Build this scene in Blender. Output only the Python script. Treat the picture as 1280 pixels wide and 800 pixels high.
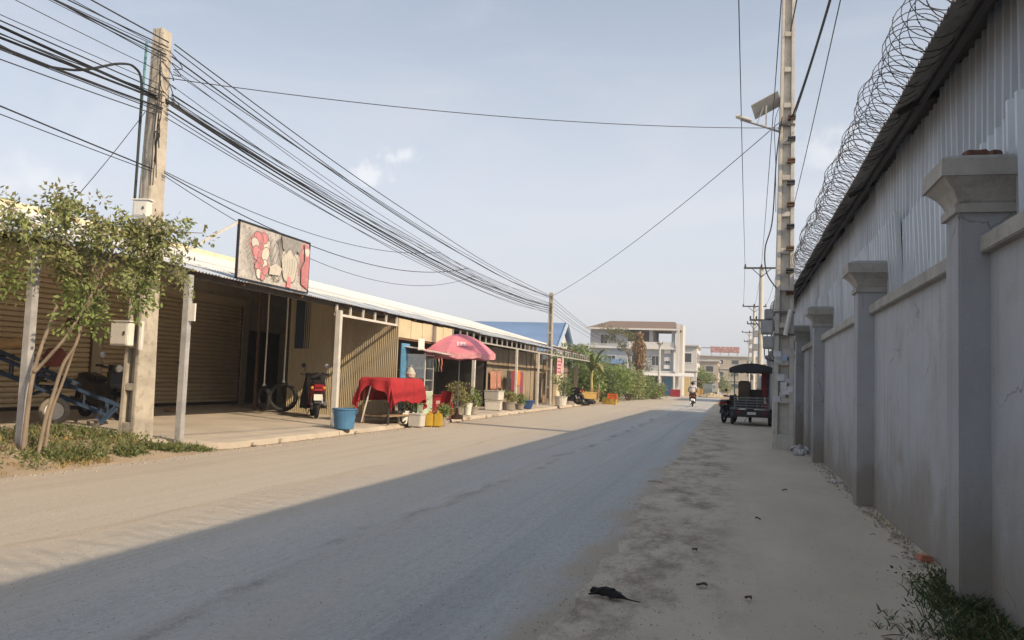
import bpy, bmesh, math, random
from mathutils import Vector, Matrix, noise as mnoise
random.seed(7)
R_ = math.radians
scn = bpy.context.scene
for o in list(bpy.data.objects): bpy.data.objects.remove(o)
COL = scn.collection

# ------------------------------------------------------------------ camera
cam_d = bpy.data.cameras.new('camera'); cam = bpy.data.objects.new('camera', cam_d); COL.objects.link(cam)
cam_d.sensor_width = 36; cam_d.lens = 29.25; cam_d.clip_start = 0.05; cam_d.clip_end = 6000
PITCH, YAW, ROLL, EYE = R_(4.05), R_(15.23), R_(2.1), 1.45
fwd = Vector((-math.sin(YAW)*math.cos(PITCH), math.cos(YAW)*math.cos(PITCH), math.sin(PITCH)))
rgt0 = Vector((math.cos(YAW), math.sin(YAW), 0)); up0 = rgt0.cross(fwd)
up = math.cos(ROLL)*up0 - math.sin(ROLL)*rgt0; rgt = math.cos(ROLL)*rgt0 + math.sin(ROLL)*up0
m = Matrix((rgt, up, -fwd)).transposed().to_4x4(); m.translation = (0, 0, EYE)
cam.matrix_world = m
scn.camera = cam

# ------------------------------------------------------------------ light, sky, exposure
SUN = Vector((1.40, -0.55, 1.0)).normalized()          # towards the sun
sd = bpy.data.lights.new('sun', 'SUN'); so = bpy.data.objects.new('sun', sd); COL.objects.link(so)
sd.energy = 2.35; sd.angle = R_(0.7); sd.color = (1.0, 0.79, 0.54)
so.rotation_euler = (-SUN).to_track_quat('-Z', 'Y').to_euler(); so.location = (20, -10, 30)
world = bpy.data.worlds.new('World'); scn.world = world; world.use_nodes = True
wn = world.node_tree; wn.nodes.clear()
def wnode(t, **k):
    n = wn.nodes.new(t)
    for a, b in k.items(): setattr(n, a, b)
    return n
wo = wnode('ShaderNodeOutputWorld'); bg = wnode('ShaderNodeBackground')
sky = wnode('ShaderNodeTexSky', sky_type='NISHITA', sun_disc=False)
sky.sun_elevation = math.asin(SUN.z); sky.sun_rotation = math.atan2(SUN.x, SUN.y)
sky.air_density = 1.0; sky.dust_density = 5.0; sky.ozone_density = 1.0; sky.altitude = 0
tcw = wnode('ShaderNodeTexCoord')
# a thin veil of haze over the whole sky, thicker low down, and a few faint cloud puffs
sep = wnode('ShaderNodeSeparateXYZ'); wn.links.new(tcw.outputs['Generated'], sep.inputs[0])
veil = wnode('ShaderNodeMapRange'); veil.inputs[1].default_value = 0.0; veil.inputs[2].default_value = 0.62
veil.inputs[3].default_value = 0.88; veil.inputs[4].default_value = 0.80
wn.links.new(sep.outputs[2], veil.inputs[0])
mixv = wnode('ShaderNodeMix', data_type='RGBA'); wn.links.new(veil.outputs[0], mixv.inputs[0])
vr = wnode('ShaderNodeValToRGB'); wn.links.new(sep.outputs[2], vr.inputs[0]); ve = vr.color_ramp.elements
ve[0].position = 0.0; ve[0].color = (.260,.263,.276,1); ve[1].position = 1.0; ve[1].color = (.15,.17,.20,1)
for vp, vc in ((.22, (.228,.238,.260,1)), (.45, (.128,.148,.175,1))): x_ = ve.new(vp); x_.color = vc
vx = wnode('ShaderNodeVectorMath', operation='SCALE'); wn.links.new(vr.outputs[0], vx.inputs[0]); vx.inputs['Scale'].default_value = 9.3
wn.links.new(sky.outputs[0], mixv.inputs[6]); wn.links.new(vx.outputs[0], mixv.inputs[7])
def puff(direction, spread, amount):
    d = Vector(direction).normalized()
    sbv = wnode('ShaderNodeVectorMath', operation='SUBTRACT'); wn.links.new(tcw.outputs['Generated'], sbv.inputs[0]); sbv.inputs[1].default_value = d
    sq = wnode('ShaderNodeVectorMath', operation='MULTIPLY'); wn.links.new(sbv.outputs[0], sq.inputs[0]); sq.inputs[1].default_value = (1,1,2.0)
    dot = wnode('ShaderNodeVectorMath', operation='LENGTH'); wn.links.new(sq.outputs[0], dot.inputs[0])
    nz = wnode('ShaderNodeTexNoise'); nz.inputs['Scale'].default_value = 1.7/spread; nz.inputs['Detail'].default_value = 6
    wn.links.new(tcw.outputs['Generated'], nz.inputs['Vector'])
    ad = wnode('ShaderNodeMath', operation='MULTIPLY_ADD'); wn.links.new(nz.outputs[0], ad.inputs[0]); ad.inputs[1].default_value = -2.6*spread
    sb = wnode('ShaderNodeMath', operation='ADD'); wn.links.new(dot.outputs['Value'], sb.inputs[0]); sb.inputs[1].default_value = 1.3*spread
    wn.links.new(sb.outputs[0], ad.inputs[2])
    mr = wnode('ShaderNodeMapRange', interpolation_type='SMOOTHSTEP'); wn.links.new(ad.outputs[0], mr.inputs[0])
    mr.inputs[1].default_value = 0; mr.inputs[2].default_value = spread; mr.inputs[3].default_value = amount; mr.inputs[4].default_value = 0
    return mr.outputs[0]
last = mixv.outputs[2]
# broad soft veils of thin cloud over the whole dome
mpw = wnode('ShaderNodeMapping'); mpw.inputs['Scale'].default_value = (1,1,3.6); wn.links.new(tcw.outputs['Generated'], mpw.inputs[0])
nzw = wnode('ShaderNodeTexNoise'); nzw.inputs['Scale'].default_value = 2.3; nzw.inputs['Detail'].default_value = 7; nzw.inputs['Roughness'].default_value = .6; nzw.inputs['Distortion'].default_value = .6
wn.links.new(mpw.outputs[0], nzw.inputs['Vector'])
rzw = wnode('ShaderNodeMapRange', interpolation_type='SMOOTHSTEP'); rzw.inputs[1].default_value = .42; rzw.inputs[2].default_value = .75; rzw.inputs[3].default_value = 0; rzw.inputs[4].default_value = .30
wn.links.new(nzw.outputs[0], rzw.inputs[0]); mxw = wnode('ShaderNodeMix', data_type='RGBA'); wn.links.new(rzw.outputs[0], mxw.inputs[0]); wn.links.new(last, mxw.inputs[6]); mxw.inputs[7].default_value = (2.55,2.5,2.62,1); last = mxw.outputs[2]
for d, s, a in [((-.42,.88,.232), .030, .5), ((-.385,.89,.256), .026, .45), ((-.71,.68,.19), .07, .35), ((.09,.96,.265), .05, .35), ((-.52,.6,.22), .1, .15), ((.5,.8,.25), .1, .3), ((-.9,.2,.3), .12, .3), ((.3,-.9,.35), .15, .3)]:
    f = puff(d, s, a); mx = wnode('ShaderNodeMix', data_type='RGBA'); wn.links.new(f, mx.inputs[0]); wn.links.new(last, mx.inputs[6])
    mx.inputs[7].default_value = (3.3, 3.25, 3.25, 1); last = mx.outputs[2]
wn.links.new(last, bg.inputs[0]); bg.inputs[1].default_value = 0.15
wn.links.new(bg.outputs[0], wo.inputs[0])
scn.view_settings.view_transform = 'Standard'; scn.view_settings.look = 'None'
scn.view_settings.gamma = 1.0; scn.view_settings.use_curve_mapping = False
scn.view_settings.exposure = 1.17
scn.render.engine = 'CYCLES'

# ------------------------------------------------------------------ materials
MATS = {}
def M(name, col, rough=.8, var=.18, scale=5., bump=.15, bscale=60., metal=0., dirt=None, stretch=(1,1,1), spec=.4, coat=0., emit=None):
    """procedural material: large noise tints the base colour, a second noise lays dirt of its own colour, fine noise bumps it"""
    if name in MATS: return MATS[name]
    mt = bpy.data.materials.new(name); mt.use_nodes = True; nt = mt.node_tree; N = nt.nodes; L = nt.links
    b = N['Principled BSDF']; b.inputs['Roughness'].default_value = rough; b.inputs['Metallic'].default_value = metal
    b.inputs['Specular IOR Level'].default_value = spec; b.inputs['Coat Weight'].default_value = coat
    tc = N.new('ShaderNodeTexCoord'); mp = N.new('ShaderNodeMapping'); mp.inputs['Scale'].default_value = stretch
    L.new(tc.outputs['Object'], mp.inputs[0])
    nz = N.new('ShaderNodeTexNoise'); nz.inputs['Scale'].default_value = scale; nz.inputs['Detail'].default_value = 8; nz.inputs['Roughness'].default_value = .62
    L.new(mp.outputs[0], nz.inputs['Vector'])
    rp = N.new('ShaderNodeValToRGB'); e = rp.color_ramp.elements
    e[0].position = .28; e[1].position = .74
    e[0].color = [max(0, c*(1-var)) for c in col]+[1]; e[1].color = [min(1, c*(1+var)) for c in col]+[1]
    L.new(nz.outputs[0], rp.inputs[0]); out = rp.outputs[0]
    oi = N.new('ShaderNodeObjectInfo'); hv = N.new('ShaderNodeHueSaturation')
    mr = N.new('ShaderNodeMapRange'); mr.inputs[3].default_value = .88; mr.inputs[4].default_value = 1.1
    L.new(oi.outputs['Random'], mr.inputs[0]); L.new(mr.outputs[0], hv.inputs['Value']); L.new(out, hv.inputs['Color']); out = hv.outputs[0]
    if dirt:
        dc, lo, hi, ds = dirt
        n2 = N.new('ShaderNodeTexNoise'); n2.inputs['Scale'].default_value = ds; n2.inputs['Detail'].default_value = 9; n2.inputs['Roughness'].default_value = .7
        m2 = N.new('ShaderNodeMapping'); m2.inputs['Scale'].default_value = stretch; m2.inputs['Location'].default_value = (7.1, 3.3, 1.9)
        L.new(tc.outputs['Object'], m2.inputs[0]); L.new(m2.outputs[0], n2.inputs['Vector'])
        r2 = N.new('ShaderNodeMapRange'); r2.inputs[1].default_value = lo; r2.inputs[2].default_value = hi; L.new(n2.outputs[0], r2.inputs[0])
        mx = N.new('ShaderNodeMix'); mx.data_type = 'RGBA'; L.new(r2.outputs[0], mx.inputs[0]); L.new(out, mx.inputs[6]); mx.inputs[7].default_value = (*dc, 1)
        out = mx.outputs[2]
    L.new(out, b.inputs['Base Color'])
    if bump > 0:
        n3 = N.new('ShaderNodeTexNoise'); n3.inputs['Scale'].default_value = bscale; n3.inputs['Detail'].default_value = 5
        L.new(tc.outputs['Object'], n3.inputs['Vector'])
        bp = N.new('ShaderNodeBump'); bp.inputs['Strength'].default_value = bump; bp.inputs['Distance'].default_value = .02
        L.new(n3.outputs[0], bp.inputs['Height']); L.new(bp.outputs[0], b.inputs['Normal'])
    if emit: b.inputs['Emission Color'].default_value = (*emit[0], 1); b.inputs['Emission Strength'].default_value = emit[1]
    MATS[name] = mt; return mt

def leafmat(name, col, var=.35):
    if name in MATS: return MATS[name]
    mt = M(name, col, rough=.6, var=var, scale=3.5, bump=0)
    nt = mt.node_tree; N = nt.nodes; L = nt.links; b = N['Principled BSDF']
    src = b.inputs['Base Color'].links[0].from_socket
    tr = N.new('ShaderNodeBsdfTranslucent'); L.new(src, tr.inputs[0]); ms = N.new('ShaderNodeMixShader'); ms.inputs[0].default_value = .28
    L.new(b.outputs[0], ms.inputs[1]); L.new(tr.outputs[0], ms.inputs[2]); L.new(ms.outputs[0], N['Material Output'].inputs[0])
    return mt

def glassmat(name, tint=(.8,.85,.85), alpha=.25):
    if name in MATS: return MATS[name]
    mt = bpy.data.materials.new(name); mt.use_nodes = True; nt = mt.node_tree; N = nt.nodes; L = nt.links
    N.remove(N['Principled BSDF'])
    t = N.new('ShaderNodeBsdfTransparent'); t.inputs[0].default_value = (*tint, 1); g = N.new('ShaderNodeBsdfGlossy'); g.inputs['Roughness'].default_value = .08
    ms = N.new('ShaderNodeMixShader'); ms.inputs[0].default_value = alpha; L.new(t.outputs[0], ms.inputs[1]); L.new(g.outputs[0], ms.inputs[2]); L.new(ms.outputs[0], N['Material Output'].inputs[0])
    MATS[name] = mt; return mt

# ------------------------------------------------------------------ mesh helpers
class MB:
    def __init__(s): s.v = []; s.f = []
    def add(s, vs, fs):
        n = len(s.v); s.v += [tuple(x) for x in vs]; s.f += [tuple(n+i for i in f) for f in fs]; return s
    def box(s, c, d, rot=None, taper=(1,1)):
        x, y, z = d[0]/2, d[1]/2, d[2]/2; tx, ty = taper
        vs = [Vector(p) for p in ((-x,-y,-z),(x,-y,-z),(x,y,-z),(-x,y,-z),(-x*tx,-y*ty,z),(x*tx,-y*ty,z),(x*tx,y*ty,z),(-x*tx,y*ty,z))]
        if rot is not None: vs = [rot @ v for v in vs]
        return s.add([v+Vector(c) for v in vs], [(3,2,1,0),(4,5,6,7),(0,1,5,4),(1,2,6,5),(2,3,7,6),(3,0,4,7)])
    def bb(s, x0, x1, y0, y1, z0, z1): return s.box(((x0+x1)/2,(y0+y1)/2,(z0+z1)/2), (x1-x0,y1-y0,z1-z0))
    def bar(s, a, b, w, h=None):
        a, b = Vector(a), Vector(b); d = b-a; q = d.to_track_quat('Z', 'Y').to_matrix()
        return s.box((a+b)/2, (w, h or w, d.length), q)
    def tube(s, pts, r, n=8, cap=True):
        pts = [Vector(p) for p in pts]; k = len(pts); rs = r if isinstance(r, (list, tuple)) else [r]*k
        vs = []; prev = None
        for i, p in enumerate(pts):
            t = (pts[min(i+1,k-1)]-pts[max(i-1,0)]).normalized()
            if prev is None: a = t.orthogonal().normalized()
            else:
                a = prev - t*prev.dot(t); a = a.normalized() if a.length > 1e-6 else t.orthogonal().normalized()
            prev = a; b = t.cross(a)
            for j in range(n): an = 2*math.pi*j/n; vs.append(p+(a*math.cos(an)+b*math.sin(an))*rs[i])
        fs = [(i*n+j, i*n+(j+1)%n, (i+1)*n+(j+1)%n, (i+1)*n+j) for i in range(k-1) for j in range(n)]
        if cap: fs += [tuple(reversed(range(n))), tuple((k-1)*n+j for j in range(n))]
        return s.add(vs, fs)
    def lathe(s, prof, n=16, c=(0,0,0), axis='Z', close=False):
        vs = []
        for (r, z) in prof:
            for j in range(n):
                a = 2*math.pi*j/n; p = (r*math.cos(a), r*math.sin(a), z)
                if axis == 'X': p = (p[2], p[0], p[1])
                if axis == 'Y': p = (p[0], p[2], p[1])
                vs.append((p[0]+c[0], p[1]+c[1], p[2]+c[2]))
        k = len(prof); fs = [(i*n+j, i*n+(j+1)%n, (i+1)*n+(j+1)%n, (i+1)*n+j) for i in range(k-1) for j in range(n)]
        if close: fs += [tuple(reversed(range(n))), tuple((k-1)*n+j for j in range(n))]
        return s.add(vs, fs)
    def torus(s, c, Rr, r, axis='X', n=20, m_=8):
        vs = []
        for i in range(n):
            a = 2*math.pi*i/n
            for j in range(m_):
                b = 2*math.pi*j/m_; q = Rr+r*math.cos(b); p = (r*math.sin(b), q*math.cos(a), q*math.sin(a))
                if axis == 'Y': p = (p[1], p[0], p[2])
                if axis == 'Z': p = (p[1], p[2], p[0])
                vs.append((p[0]+c[0], p[1]+c[1], p[2]+c[2]))
        return s.add(vs, [(i*m_+j, ((i+1)%n)*m_+j, ((i+1)%n)*m_+(j+1)%m_, i*m_+(j+1)%m_) for i in range(n) for j in range(m_)])
    def prism(s, poly, x0, x1, axis='X'):
        """polygon of (a,b) pairs extruded along an axis: X -> (x,a,b), Y -> (a,y,b), Z -> (a,b,z)"""
        mk = {'X': lambda a,b,t:(t,a,b), 'Y': lambda a,b,t:(a,t,b), 'Z': lambda a,b,t:(a,b,t)}[axis]; n = len(poly)
        vs = [mk(a,b,x0) for a,b in poly]+[mk(a,b,x1) for a,b in poly]
        return s.add(vs, [tuple(range(n)), tuple(reversed(range(n,2*n)))]+[(i,i+n,(i+1)%n+n,(i+1)%n) for i in range(n)])
    def grid(s, fn, nu, nv):
        vs = [fn(i/nu, j/nv) for i in range(nu+1) for j in range(nv+1)]
        return s.add(vs, [(i*(nv+1)+j, (i+1)*(nv+1)+j, (i+1)*(nv+1)+j+1, i*(nv+1)+j+1) for i in range(nu) for j in range(nv)])
    def leaf(s, p, d, nrm, L, W):
        d = Vector(d).normalized(); sd_ = d.cross(Vector(nrm)); sd_ = sd_.normalized() if sd_.length > 1e-4 else d.orthogonal().normalized(); p = Vector(p)
        return s.add([p, p+d*L*.45+sd_*W*.5, p+d*L, p+d*L*.45-sd_*W*.5], [(0,1,2,3)])
    def mesh(s, name, smooth=False):
        me = bpy.data.meshes.new(name); me.from_pydata(s.v, [], s.f); me.validate(); me.update()
        if smooth: me.shade_smooth()
        return me
    def build(s, name, mat, parent=None, smooth=False, bevel=0., loc=None, rot=None, solid=0., subs=0):
        if bevel > 0 or smooth == 'recalc':
            bm = bmesh.new(); 
            for v in s.v: bm.verts.new(v)
            bm.verts.ensure_lookup_table()
            for f in s.f:
                try: bm.faces.new([bm.verts[i] for i in f])
                except ValueError: pass
            bmesh.ops.recalc_face_normals(bm, faces=bm.faces)
            if bevel > 0: bmesh.ops.bevel(bm, geom=list(bm.edges), offset=bevel, segments=2, affect='EDGES', clamp_overlap=True)
            me = bpy.data.meshes.new(name); bm.to_mesh(me); bm.free()
        else: me = s.mesh(name, bool(smooth))
        return obj(name, me, mat, parent, loc, rot, solid, subs)

def obj(name, me, mat, parent=None, loc=None, rot=None, solid=0., subs=0):
    o = bpy.data.objects.new(name, me); COL.objects.link(o)
    if mat is not None and not me.materials: me.materials.append(mat)
    if parent: o.parent = parent
    if loc is not None: o.location = loc
    if rot is not None: o.rotation_euler = rot
    if solid: k = o.modifiers.new('s', 'SOLIDIFY'); k.thickness = solid; k.offset = 0
    if subs: k = o.modifiers.new('u', 'SUBSURF'); k.levels = subs; k.render_levels = subs
    return o
def thing(name, label, cat, loc=(0,0,0), rz=0., group=None):
    o = bpy.data.objects.new(name, None); COL.objects.link(o); o.empty_display_size = .2
    o.location = loc; o.rotation_euler = (0,0,rz); return tag(o, label, cat, group)
def tag(o, label, cat, group=None):
    o['label'] = label; o['category'] = cat
    if group: o['group'] = group
    return o
def struct(o): o['kind'] = 'structure'; return o
def stuff(o): o['kind'] = 'stuff'; return o
def dup(root, loc, rz, label, group=None, scale=None):
    def cp(o, par):
        c = o.copy(); COL.objects.link(c); c.parent = par
        for ch in o.children: cp(ch, c)
        return c
    r = cp(root, None); r.location = loc; r.rotation_euler = (0,0,rz); r['label'] = label
    if group: r['group'] = group
    if scale: r.scale = (scale,)*3
    return r
def U(a, b): return random.uniform(a, b)

# ------------------------------------------------------------------ palette
concrete = M('concrete_pole_grey', (.40,.365,.31), .9, .2, 4, .35, 90, dirt=((.2,.18,.15), .52, .75, 7))
galv = M('galvanised_post', (.40,.40,.40), .6, .22, 6, .1, 50, metal=.3, dirt=((.26,.19,.13), .6, .78, 9))
black_rubber = M('black_rubber', (.018,.018,.019), .75, .2, 8, .1)
black_plastic = M('black_plastic', (.02,.02,.022), .4, .2, 6, .05)
cable_m = M('cable_black', (.022,.023,.026), .6, .2, 3, 0)
chrome = M('dull_chrome', (.45,.45,.45), .3, .1, 6, 0, metal=.9)
dark_steel = M('dark_steel', (.07,.07,.072), .55, .25, 7, .1, metal=.4)
white_plastic = M('white_plastic', (.66,.65,.61), .5, .08, 5, .05, dirt=((.38,.33,.26), .6, .82, 6))
grey_box = M('grey_box_plastic', (.36,.37,.37), .6, .12, 6, .05, dirt=((.2,.18,.15), .58, .8, 8))
wood = M('weathered_wood', (.24,.16,.095), .85, .3, 4, .3, 40, stretch=(1,1,.2))
rust = M('rusty_steel', (.15,.085,.05), .9, .35, 9, .3)
# ================================================================== GROUND, ROAD, PAVEMENT
def ground_material(name, kind):
    mt = bpy.data.materials.new(name); mt.use_nodes = True; nt = mt.node_tree; N = nt.nodes; L = nt.links
    b = N['Principled BSDF']; b.inputs['Roughness'].default_value = .92; b.inputs['Specular IOR Level'].default_value = .25
    ge = N.new('ShaderNodeNewGeometry')
    def noise(scale, stretch=(1,1,1), detail=8, rough=.6, off=0):
        mp = N.new('ShaderNodeMapping'); mp.inputs['Scale'].default_value = stretch; mp.inputs['Location'].default_value = (off, off*.7, 0); L.new(ge.outputs['Position'], mp.inputs[0])
        n = N.new('ShaderNodeTexNoise'); n.inputs['Scale'].default_value = scale; n.inputs['Detail'].default_value = detail; n.inputs['Roughness'].default_value = rough; L.new(mp.outputs[0], n.inputs['Vector']); return n.outputs[0]
    def ramp(s, lo, hi, a=0., b_=1.):
        r = N.new('ShaderNodeMapRange'); r.interpolation_type = 'SMOOTHSTEP'; r.inputs[1].default_value = lo; r.inputs[2].default_value = hi; r.inputs[3].default_value = a; r.inputs[4].default_value = b_; L.new(s, r.inputs[0]); return r.outputs[0]
    def mix(f, a, c):
        x = N.new('ShaderNodeMix'); x.data_type = 'RGBA'
        if isinstance(f, float): x.inputs[0].default_value = f
        else: L.new(f, x.inputs[0])
        for k, v in ((6,a),(7,c)):
            if isinstance(v, tuple): x.inputs[k].default_value = (*v, 1)
            else: L.new(v, x.inputs[k])
        return x.outputs[2]
    def mul(a, c, op='MULTIPLY'):
        x = N.new('ShaderNodeMath'); x.operation = op
        for k, v in ((0,a),(1,c)):
            if isinstance(v, (int,float)): x.inputs[k].default_value = v
            else: L.new(v, x.inputs[k])
        return x.outputs[0]
    sp = N.new('ShaderNodeSeparateXYZ'); L.new(ge.outputs['Position'], sp.inputs[0])
    fine = noise(75, detail=5, rough=.9); mid = noise(9, rough=.7)
    if kind == 'road':
        base = mix(ramp(noise(1.3, (1,.18,1)), .3, .7), (.355,.37,.37), (.43,.445,.442))
        base = mix(ramp(noise(38, detail=6, rough=.95), .40, .62, 0, .85), base, (.53,.525,.505))
        base = mix(ramp(noise(31, detail=6, rough=.95, off=11), .50, .36, 0, .8), base, (.24,.24,.232))
        base = mix(ramp(noise(22, (1,.35,1), detail=5, rough=.75), .42, .72, 0, .6), base, (.28,.272,.258))
        base = mix(ramp(noise(6, (2.2,.16,1), detail=6, rough=.7, off=3), .52, .70, 0, .18), base, (.29,.28,.262))
        base = mix(ramp(noise(7, (2.2,.2,1), detail=6, rough=.7, off=41), .58, .74, 0, .25), base, (.55,.52,.47))
        base = mix(ramp(fine, .54, .70, 0, .75), base, (.56,.54,.50))
        base = mix(ramp(fine, .48, .32, 0, .75), base, (.18,.176,.168))
        # worn line where two paving lanes meet, wheel-worn streaks, spilt-water streaks
        wob = mul(noise(.35, (1,1,1), 2), .9)
        xx = mul(sp.outputs[0], wob, 'ADD')
        seam = mul(ramp(mul(mul(xx, 2.75, 'ADD'), 0, 'ADD'), -.15, 0), ramp(mul(xx, 2.75, 'ADD'), .15, 0))
        seam = mul(seam, ramp(noise(2.2, (1,.35,1)), .42, .6))
        base = mix(mul(mul(seam, ramp(noise(26, detail=5, rough=.9, off=8), .38, .52)), .85), base, (.15,.149,.145))
        seam2 = mul(ramp(mul(xx, 5.05, 'ADD'), -.07, 0), ramp(mul(xx, 5.05, 'ADD'), .07, 0)); seam2 = mul(seam2, ramp(noise(1.7, (1,.25,1), off=9), .4, .62))
        base = mix(mul(seam2, .8), base, (.15,.135,.115))
        base = mix(ramp(noise(1.5, (1.3,.015,1), detail=3, off=52), .50, .64, 0, .40), base, (.27,.275,.272))
        base = mix(ramp(noise(1.9, (1.3,.02,1), detail=3, off=77), .54, .68, 0, .35), base, (.50,.495,.475))
        # dusty edges; tan also paints the sunlit half warmer, up to its shadow line
        dust_sunlit = mul(ramp(mul(sp.outputs[0], mul(noise(.6, (1,.5,1)), 2.2), 'ADD'), -2.2, -4.3), .82)
        dust_sunlit = mul(dust_sunlit, ramp(mid, .2, .75, .55, 1))
        base = mix(dust_sunlit, base, (.425,.352,.265))
        base = mix(ramp(noise(2.1, (1.6,.03,1), detail=6, rough=.75, off=91), .52, .66, 0, .38), base, (.33,.285,.23))
        d2 = ramp(mul(sp.outputs[0], mul(mul(noise(1.1, (1,.6,1), off=4), -.5, 'ADD'), 1.3), 'ADD'), -1.38, -1.02)
        base = mix(d2, base, (.40,.345,.275))
        sand = ramp(noise(.5, (1,.12,1), off=14), .52, .74, 0, .55)
        base = mix(sand, base, (.44,.40,.35))
        stain = ramp(noise(.8, (1,.5,1), off=31), .58, .74, 0, .2)
        base = mix(stain, base, (.24,.235,.225))
        bh = mul(fine, mul(noise(30, detail=4), .8), 'ADD'); bs, bd = .7, .014
    elif kind == 'shoulder':
        base = mix(ramp(noise(.9, (1,.4,1)), .3, .72), (.45,.385,.30), (.55,.475,.375))
        base = mix(ramp(mid, .5, .8, 0, .6), base, (.50,.45,.37))
        dark = ramp(noise(2.2, (1,.5,1), off=5, rough=.75), .42, .66); nearroad = mul(ramp(sp.outputs[0], .35, -.45), .9)
        base = mix(mul(dark, nearroad), base, (.21,.175,.14))
        base = mix(ramp(noise(1.6, (1.6,.35,1), off=17, rough=.75), .58, .70, 0, .65), base, (.56,.51,.43))
        base = mix(ramp(fine, .6, .75, 0, .35), base, (.56,.50,.42)); base = mix(ramp(fine, .4, .28, 0, .4), base, (.18,.16,.14))
        bh = mul(fine, mul(mid, 1.6), 'ADD'); bs, bd = .5, .015
    elif kind == 'slab':
        base = mix(ramp(noise(.8), .3, .7), (.38,.335,.28), (.48,.425,.355))
        base = mix(ramp(noise(5, rough=.75), .52, .8, 0, .6), base, (.27,.24,.20))
        base = mix(ramp(fine, .6, .75, 0, .3), base, (.52,.47,.40)); base = mix(ramp(noise(1.5, off=22), .64, .76, 0, .5), base, (.21,.185,.16))
        bh = mul(fine, mul(mid, 1.0), 'ADD'); bs, bd = .35, .01
    else:
        base = mix(ramp(noise(.7), .3, .7), (.30,.235,.165), (.40,.32,.235))
        base = mix(ramp(mid, .5, .8, 0, .7), base, (.22,.17,.12)); base = mix(ramp(fine, .58, .75, 0, .5), base, (.46,.38,.29))
        bh = mul(fine, mul(mid, 2.0), 'ADD'); bs, bd = .6, .03
    L.new(base, b.inputs['Base Color'])
    bp = N.new('ShaderNodeBump'); bp.inputs['Strength'].default_value = bs; bp.inputs['Distance'].default_value = bd; L.new(bh, bp.inputs['Height']); L.new(bp.outputs[0], b.inputs['Normal'])
    return mt
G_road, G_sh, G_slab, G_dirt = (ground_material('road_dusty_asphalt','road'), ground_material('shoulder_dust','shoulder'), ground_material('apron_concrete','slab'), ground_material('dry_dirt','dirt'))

g = MB(); g.add([(-1500,-400,-.02),(1500,-400,-.02),(1500,2600,-.02),(-1500,2600,-.02)], [(0,1,2,3)])
struct(g.build('ground', G_dirt))
# shoulder between asphalt and wall
g = MB(); g.grid(lambda u,v: (-1.9+3.7*u, -14+90*v, -.008+.012*mnoise.noise(Vector((u*3, v*40, 0)))*min(1, max(0,(u-.33)*3))), 24, 300)
struct(g.build('dusty_shoulder', G_sh, smooth=True))
# road with ragged edges
g = MB(); n = 900
ys = [-14+ (330/n)*i for i in range(n+1)]
lv = []; rv = []
for y in ys:
    e = mnoise.fractal(Vector((.0, y*.9, 3)), 1., 2., 5)
    lv.append((-8.72+.05*mnoise.noise(Vector((y*.5,1,0)))+ .02*mnoise.noise(Vector((y*4,1,0))), y, 0.0)); rv.append((-1.15+.22*e-.012*max(0,y-6), y, 0.0))
ev = [(a+.55, y, -.035) for (a, y, _) in rv]
g.v = lv+rv+ev; g.f = [(i, i+n+1, i+n+2, i+1) for i in range(n)]+[(n+1+i, 2*n+2+i, 2*n+3+i, n+2+i) for i in range(n)]
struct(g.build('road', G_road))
# earth bank on the left, where the weeds grow
def bank(u, v):
    y = -10+23.6*v; x = -8.72-4.2*u
    h = .16*math.sin(min(1,u*2.2)*math.pi/2) + .03*mnoise.noise(Vector((x*1.7,y*1.7,0))) + .012*mnoise.noise(Vector((x*7,y*7,2)))
    h += .16*math.exp(-((x+10.6)**2+(y-10.9)**2)/.7) + .20*math.exp(-((x+9.75)/.55)**2-((y-9.0)/1.3)**2)
    if u == 0: h = -.01
    if v > .95: h -= (v-.95)*4.5
    return (x, y, h)
g = MB(); g.grid(bank, 40, 220); struct(g.build('earth_bank', G_dirt, smooth=True))
# concrete apron in front of the shops, cast in bays
apron = bpy.data.objects.new('concrete_apron', None); COL.objects.link(apron); struct(apron)
def az(x): return .115+.1*min(1, max(0, (-8.95-x)/4.2)) + .03*min(1, max(0, (-13.2-x)/3.5))
def outer(y):
    if y < 12.0: return -11.25+.06*mnoise.noise(Vector((y,0,0)))
    if y < 13.6: t = (y-12.)/1.6; t = t*t*(3-2*t); return -11.25+2.32*t+.03*mnoise.noise(Vector((y*3,0,0)))
    return -8.95+.05*mnoise.noise(Vector((y*.8,5,0)))+.03*mnoise.noise(Vector((y*4,8,0))) - .35*max(0,(y-27)/30)
bays = [(4,9.4),(9.4,13.0),(13.0,17.9),(17.9,22.6),(22.6,27.3),(27.3,32.2),(32.2,37.4),(37.4,43.4),(43.4,50),(50,57.5)]
for (a, b_) in bays:
    a += .008; b_ -= .008; g = MB(); nv = max(8, int((b_-a)*6)); nu = 10; dz = U(-.006,.006)
    def fn(u, v):
        y = a+(b_-a)*v; x0 = outer(y); x = x0+(-17.2-x0)*(u**1.5)
        return (x, y, az(x)+dz+.006*mnoise.noise(Vector((x*.8,y*.8,1))) - (.02 if u == 0 else 0))
    g.grid(fn, nu, nv)
    for j in range(nv):                       # the broken outer edge
        y0, y1 = a+(b_-a)*j/nv, a+(b_-a)*(j+1)/nv; p, q = fn(0, j/nv), fn(0, (j+1)/nv)
        g.add([p, q, (q[0]+.03+.02*mnoise.noise(Vector((y1*6,2,2))), q[1], -.015), (p[0]+.03+.02*mnoise.noise(Vector((y0*6,2,2))), p[1], -.015)], [(0,1,2,3)])
    for vv in (0, 1): 
        e = [fn(i/nu, vv) for i in range(nu+1)]
        for i in range(nu): g.add([e[i], e[i+1], (*e[i+1][:2], -.015), (*e[i][:2], -.015)], [(0,1,2,3)])
    g.build('slab', G_slab, apron)
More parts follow.
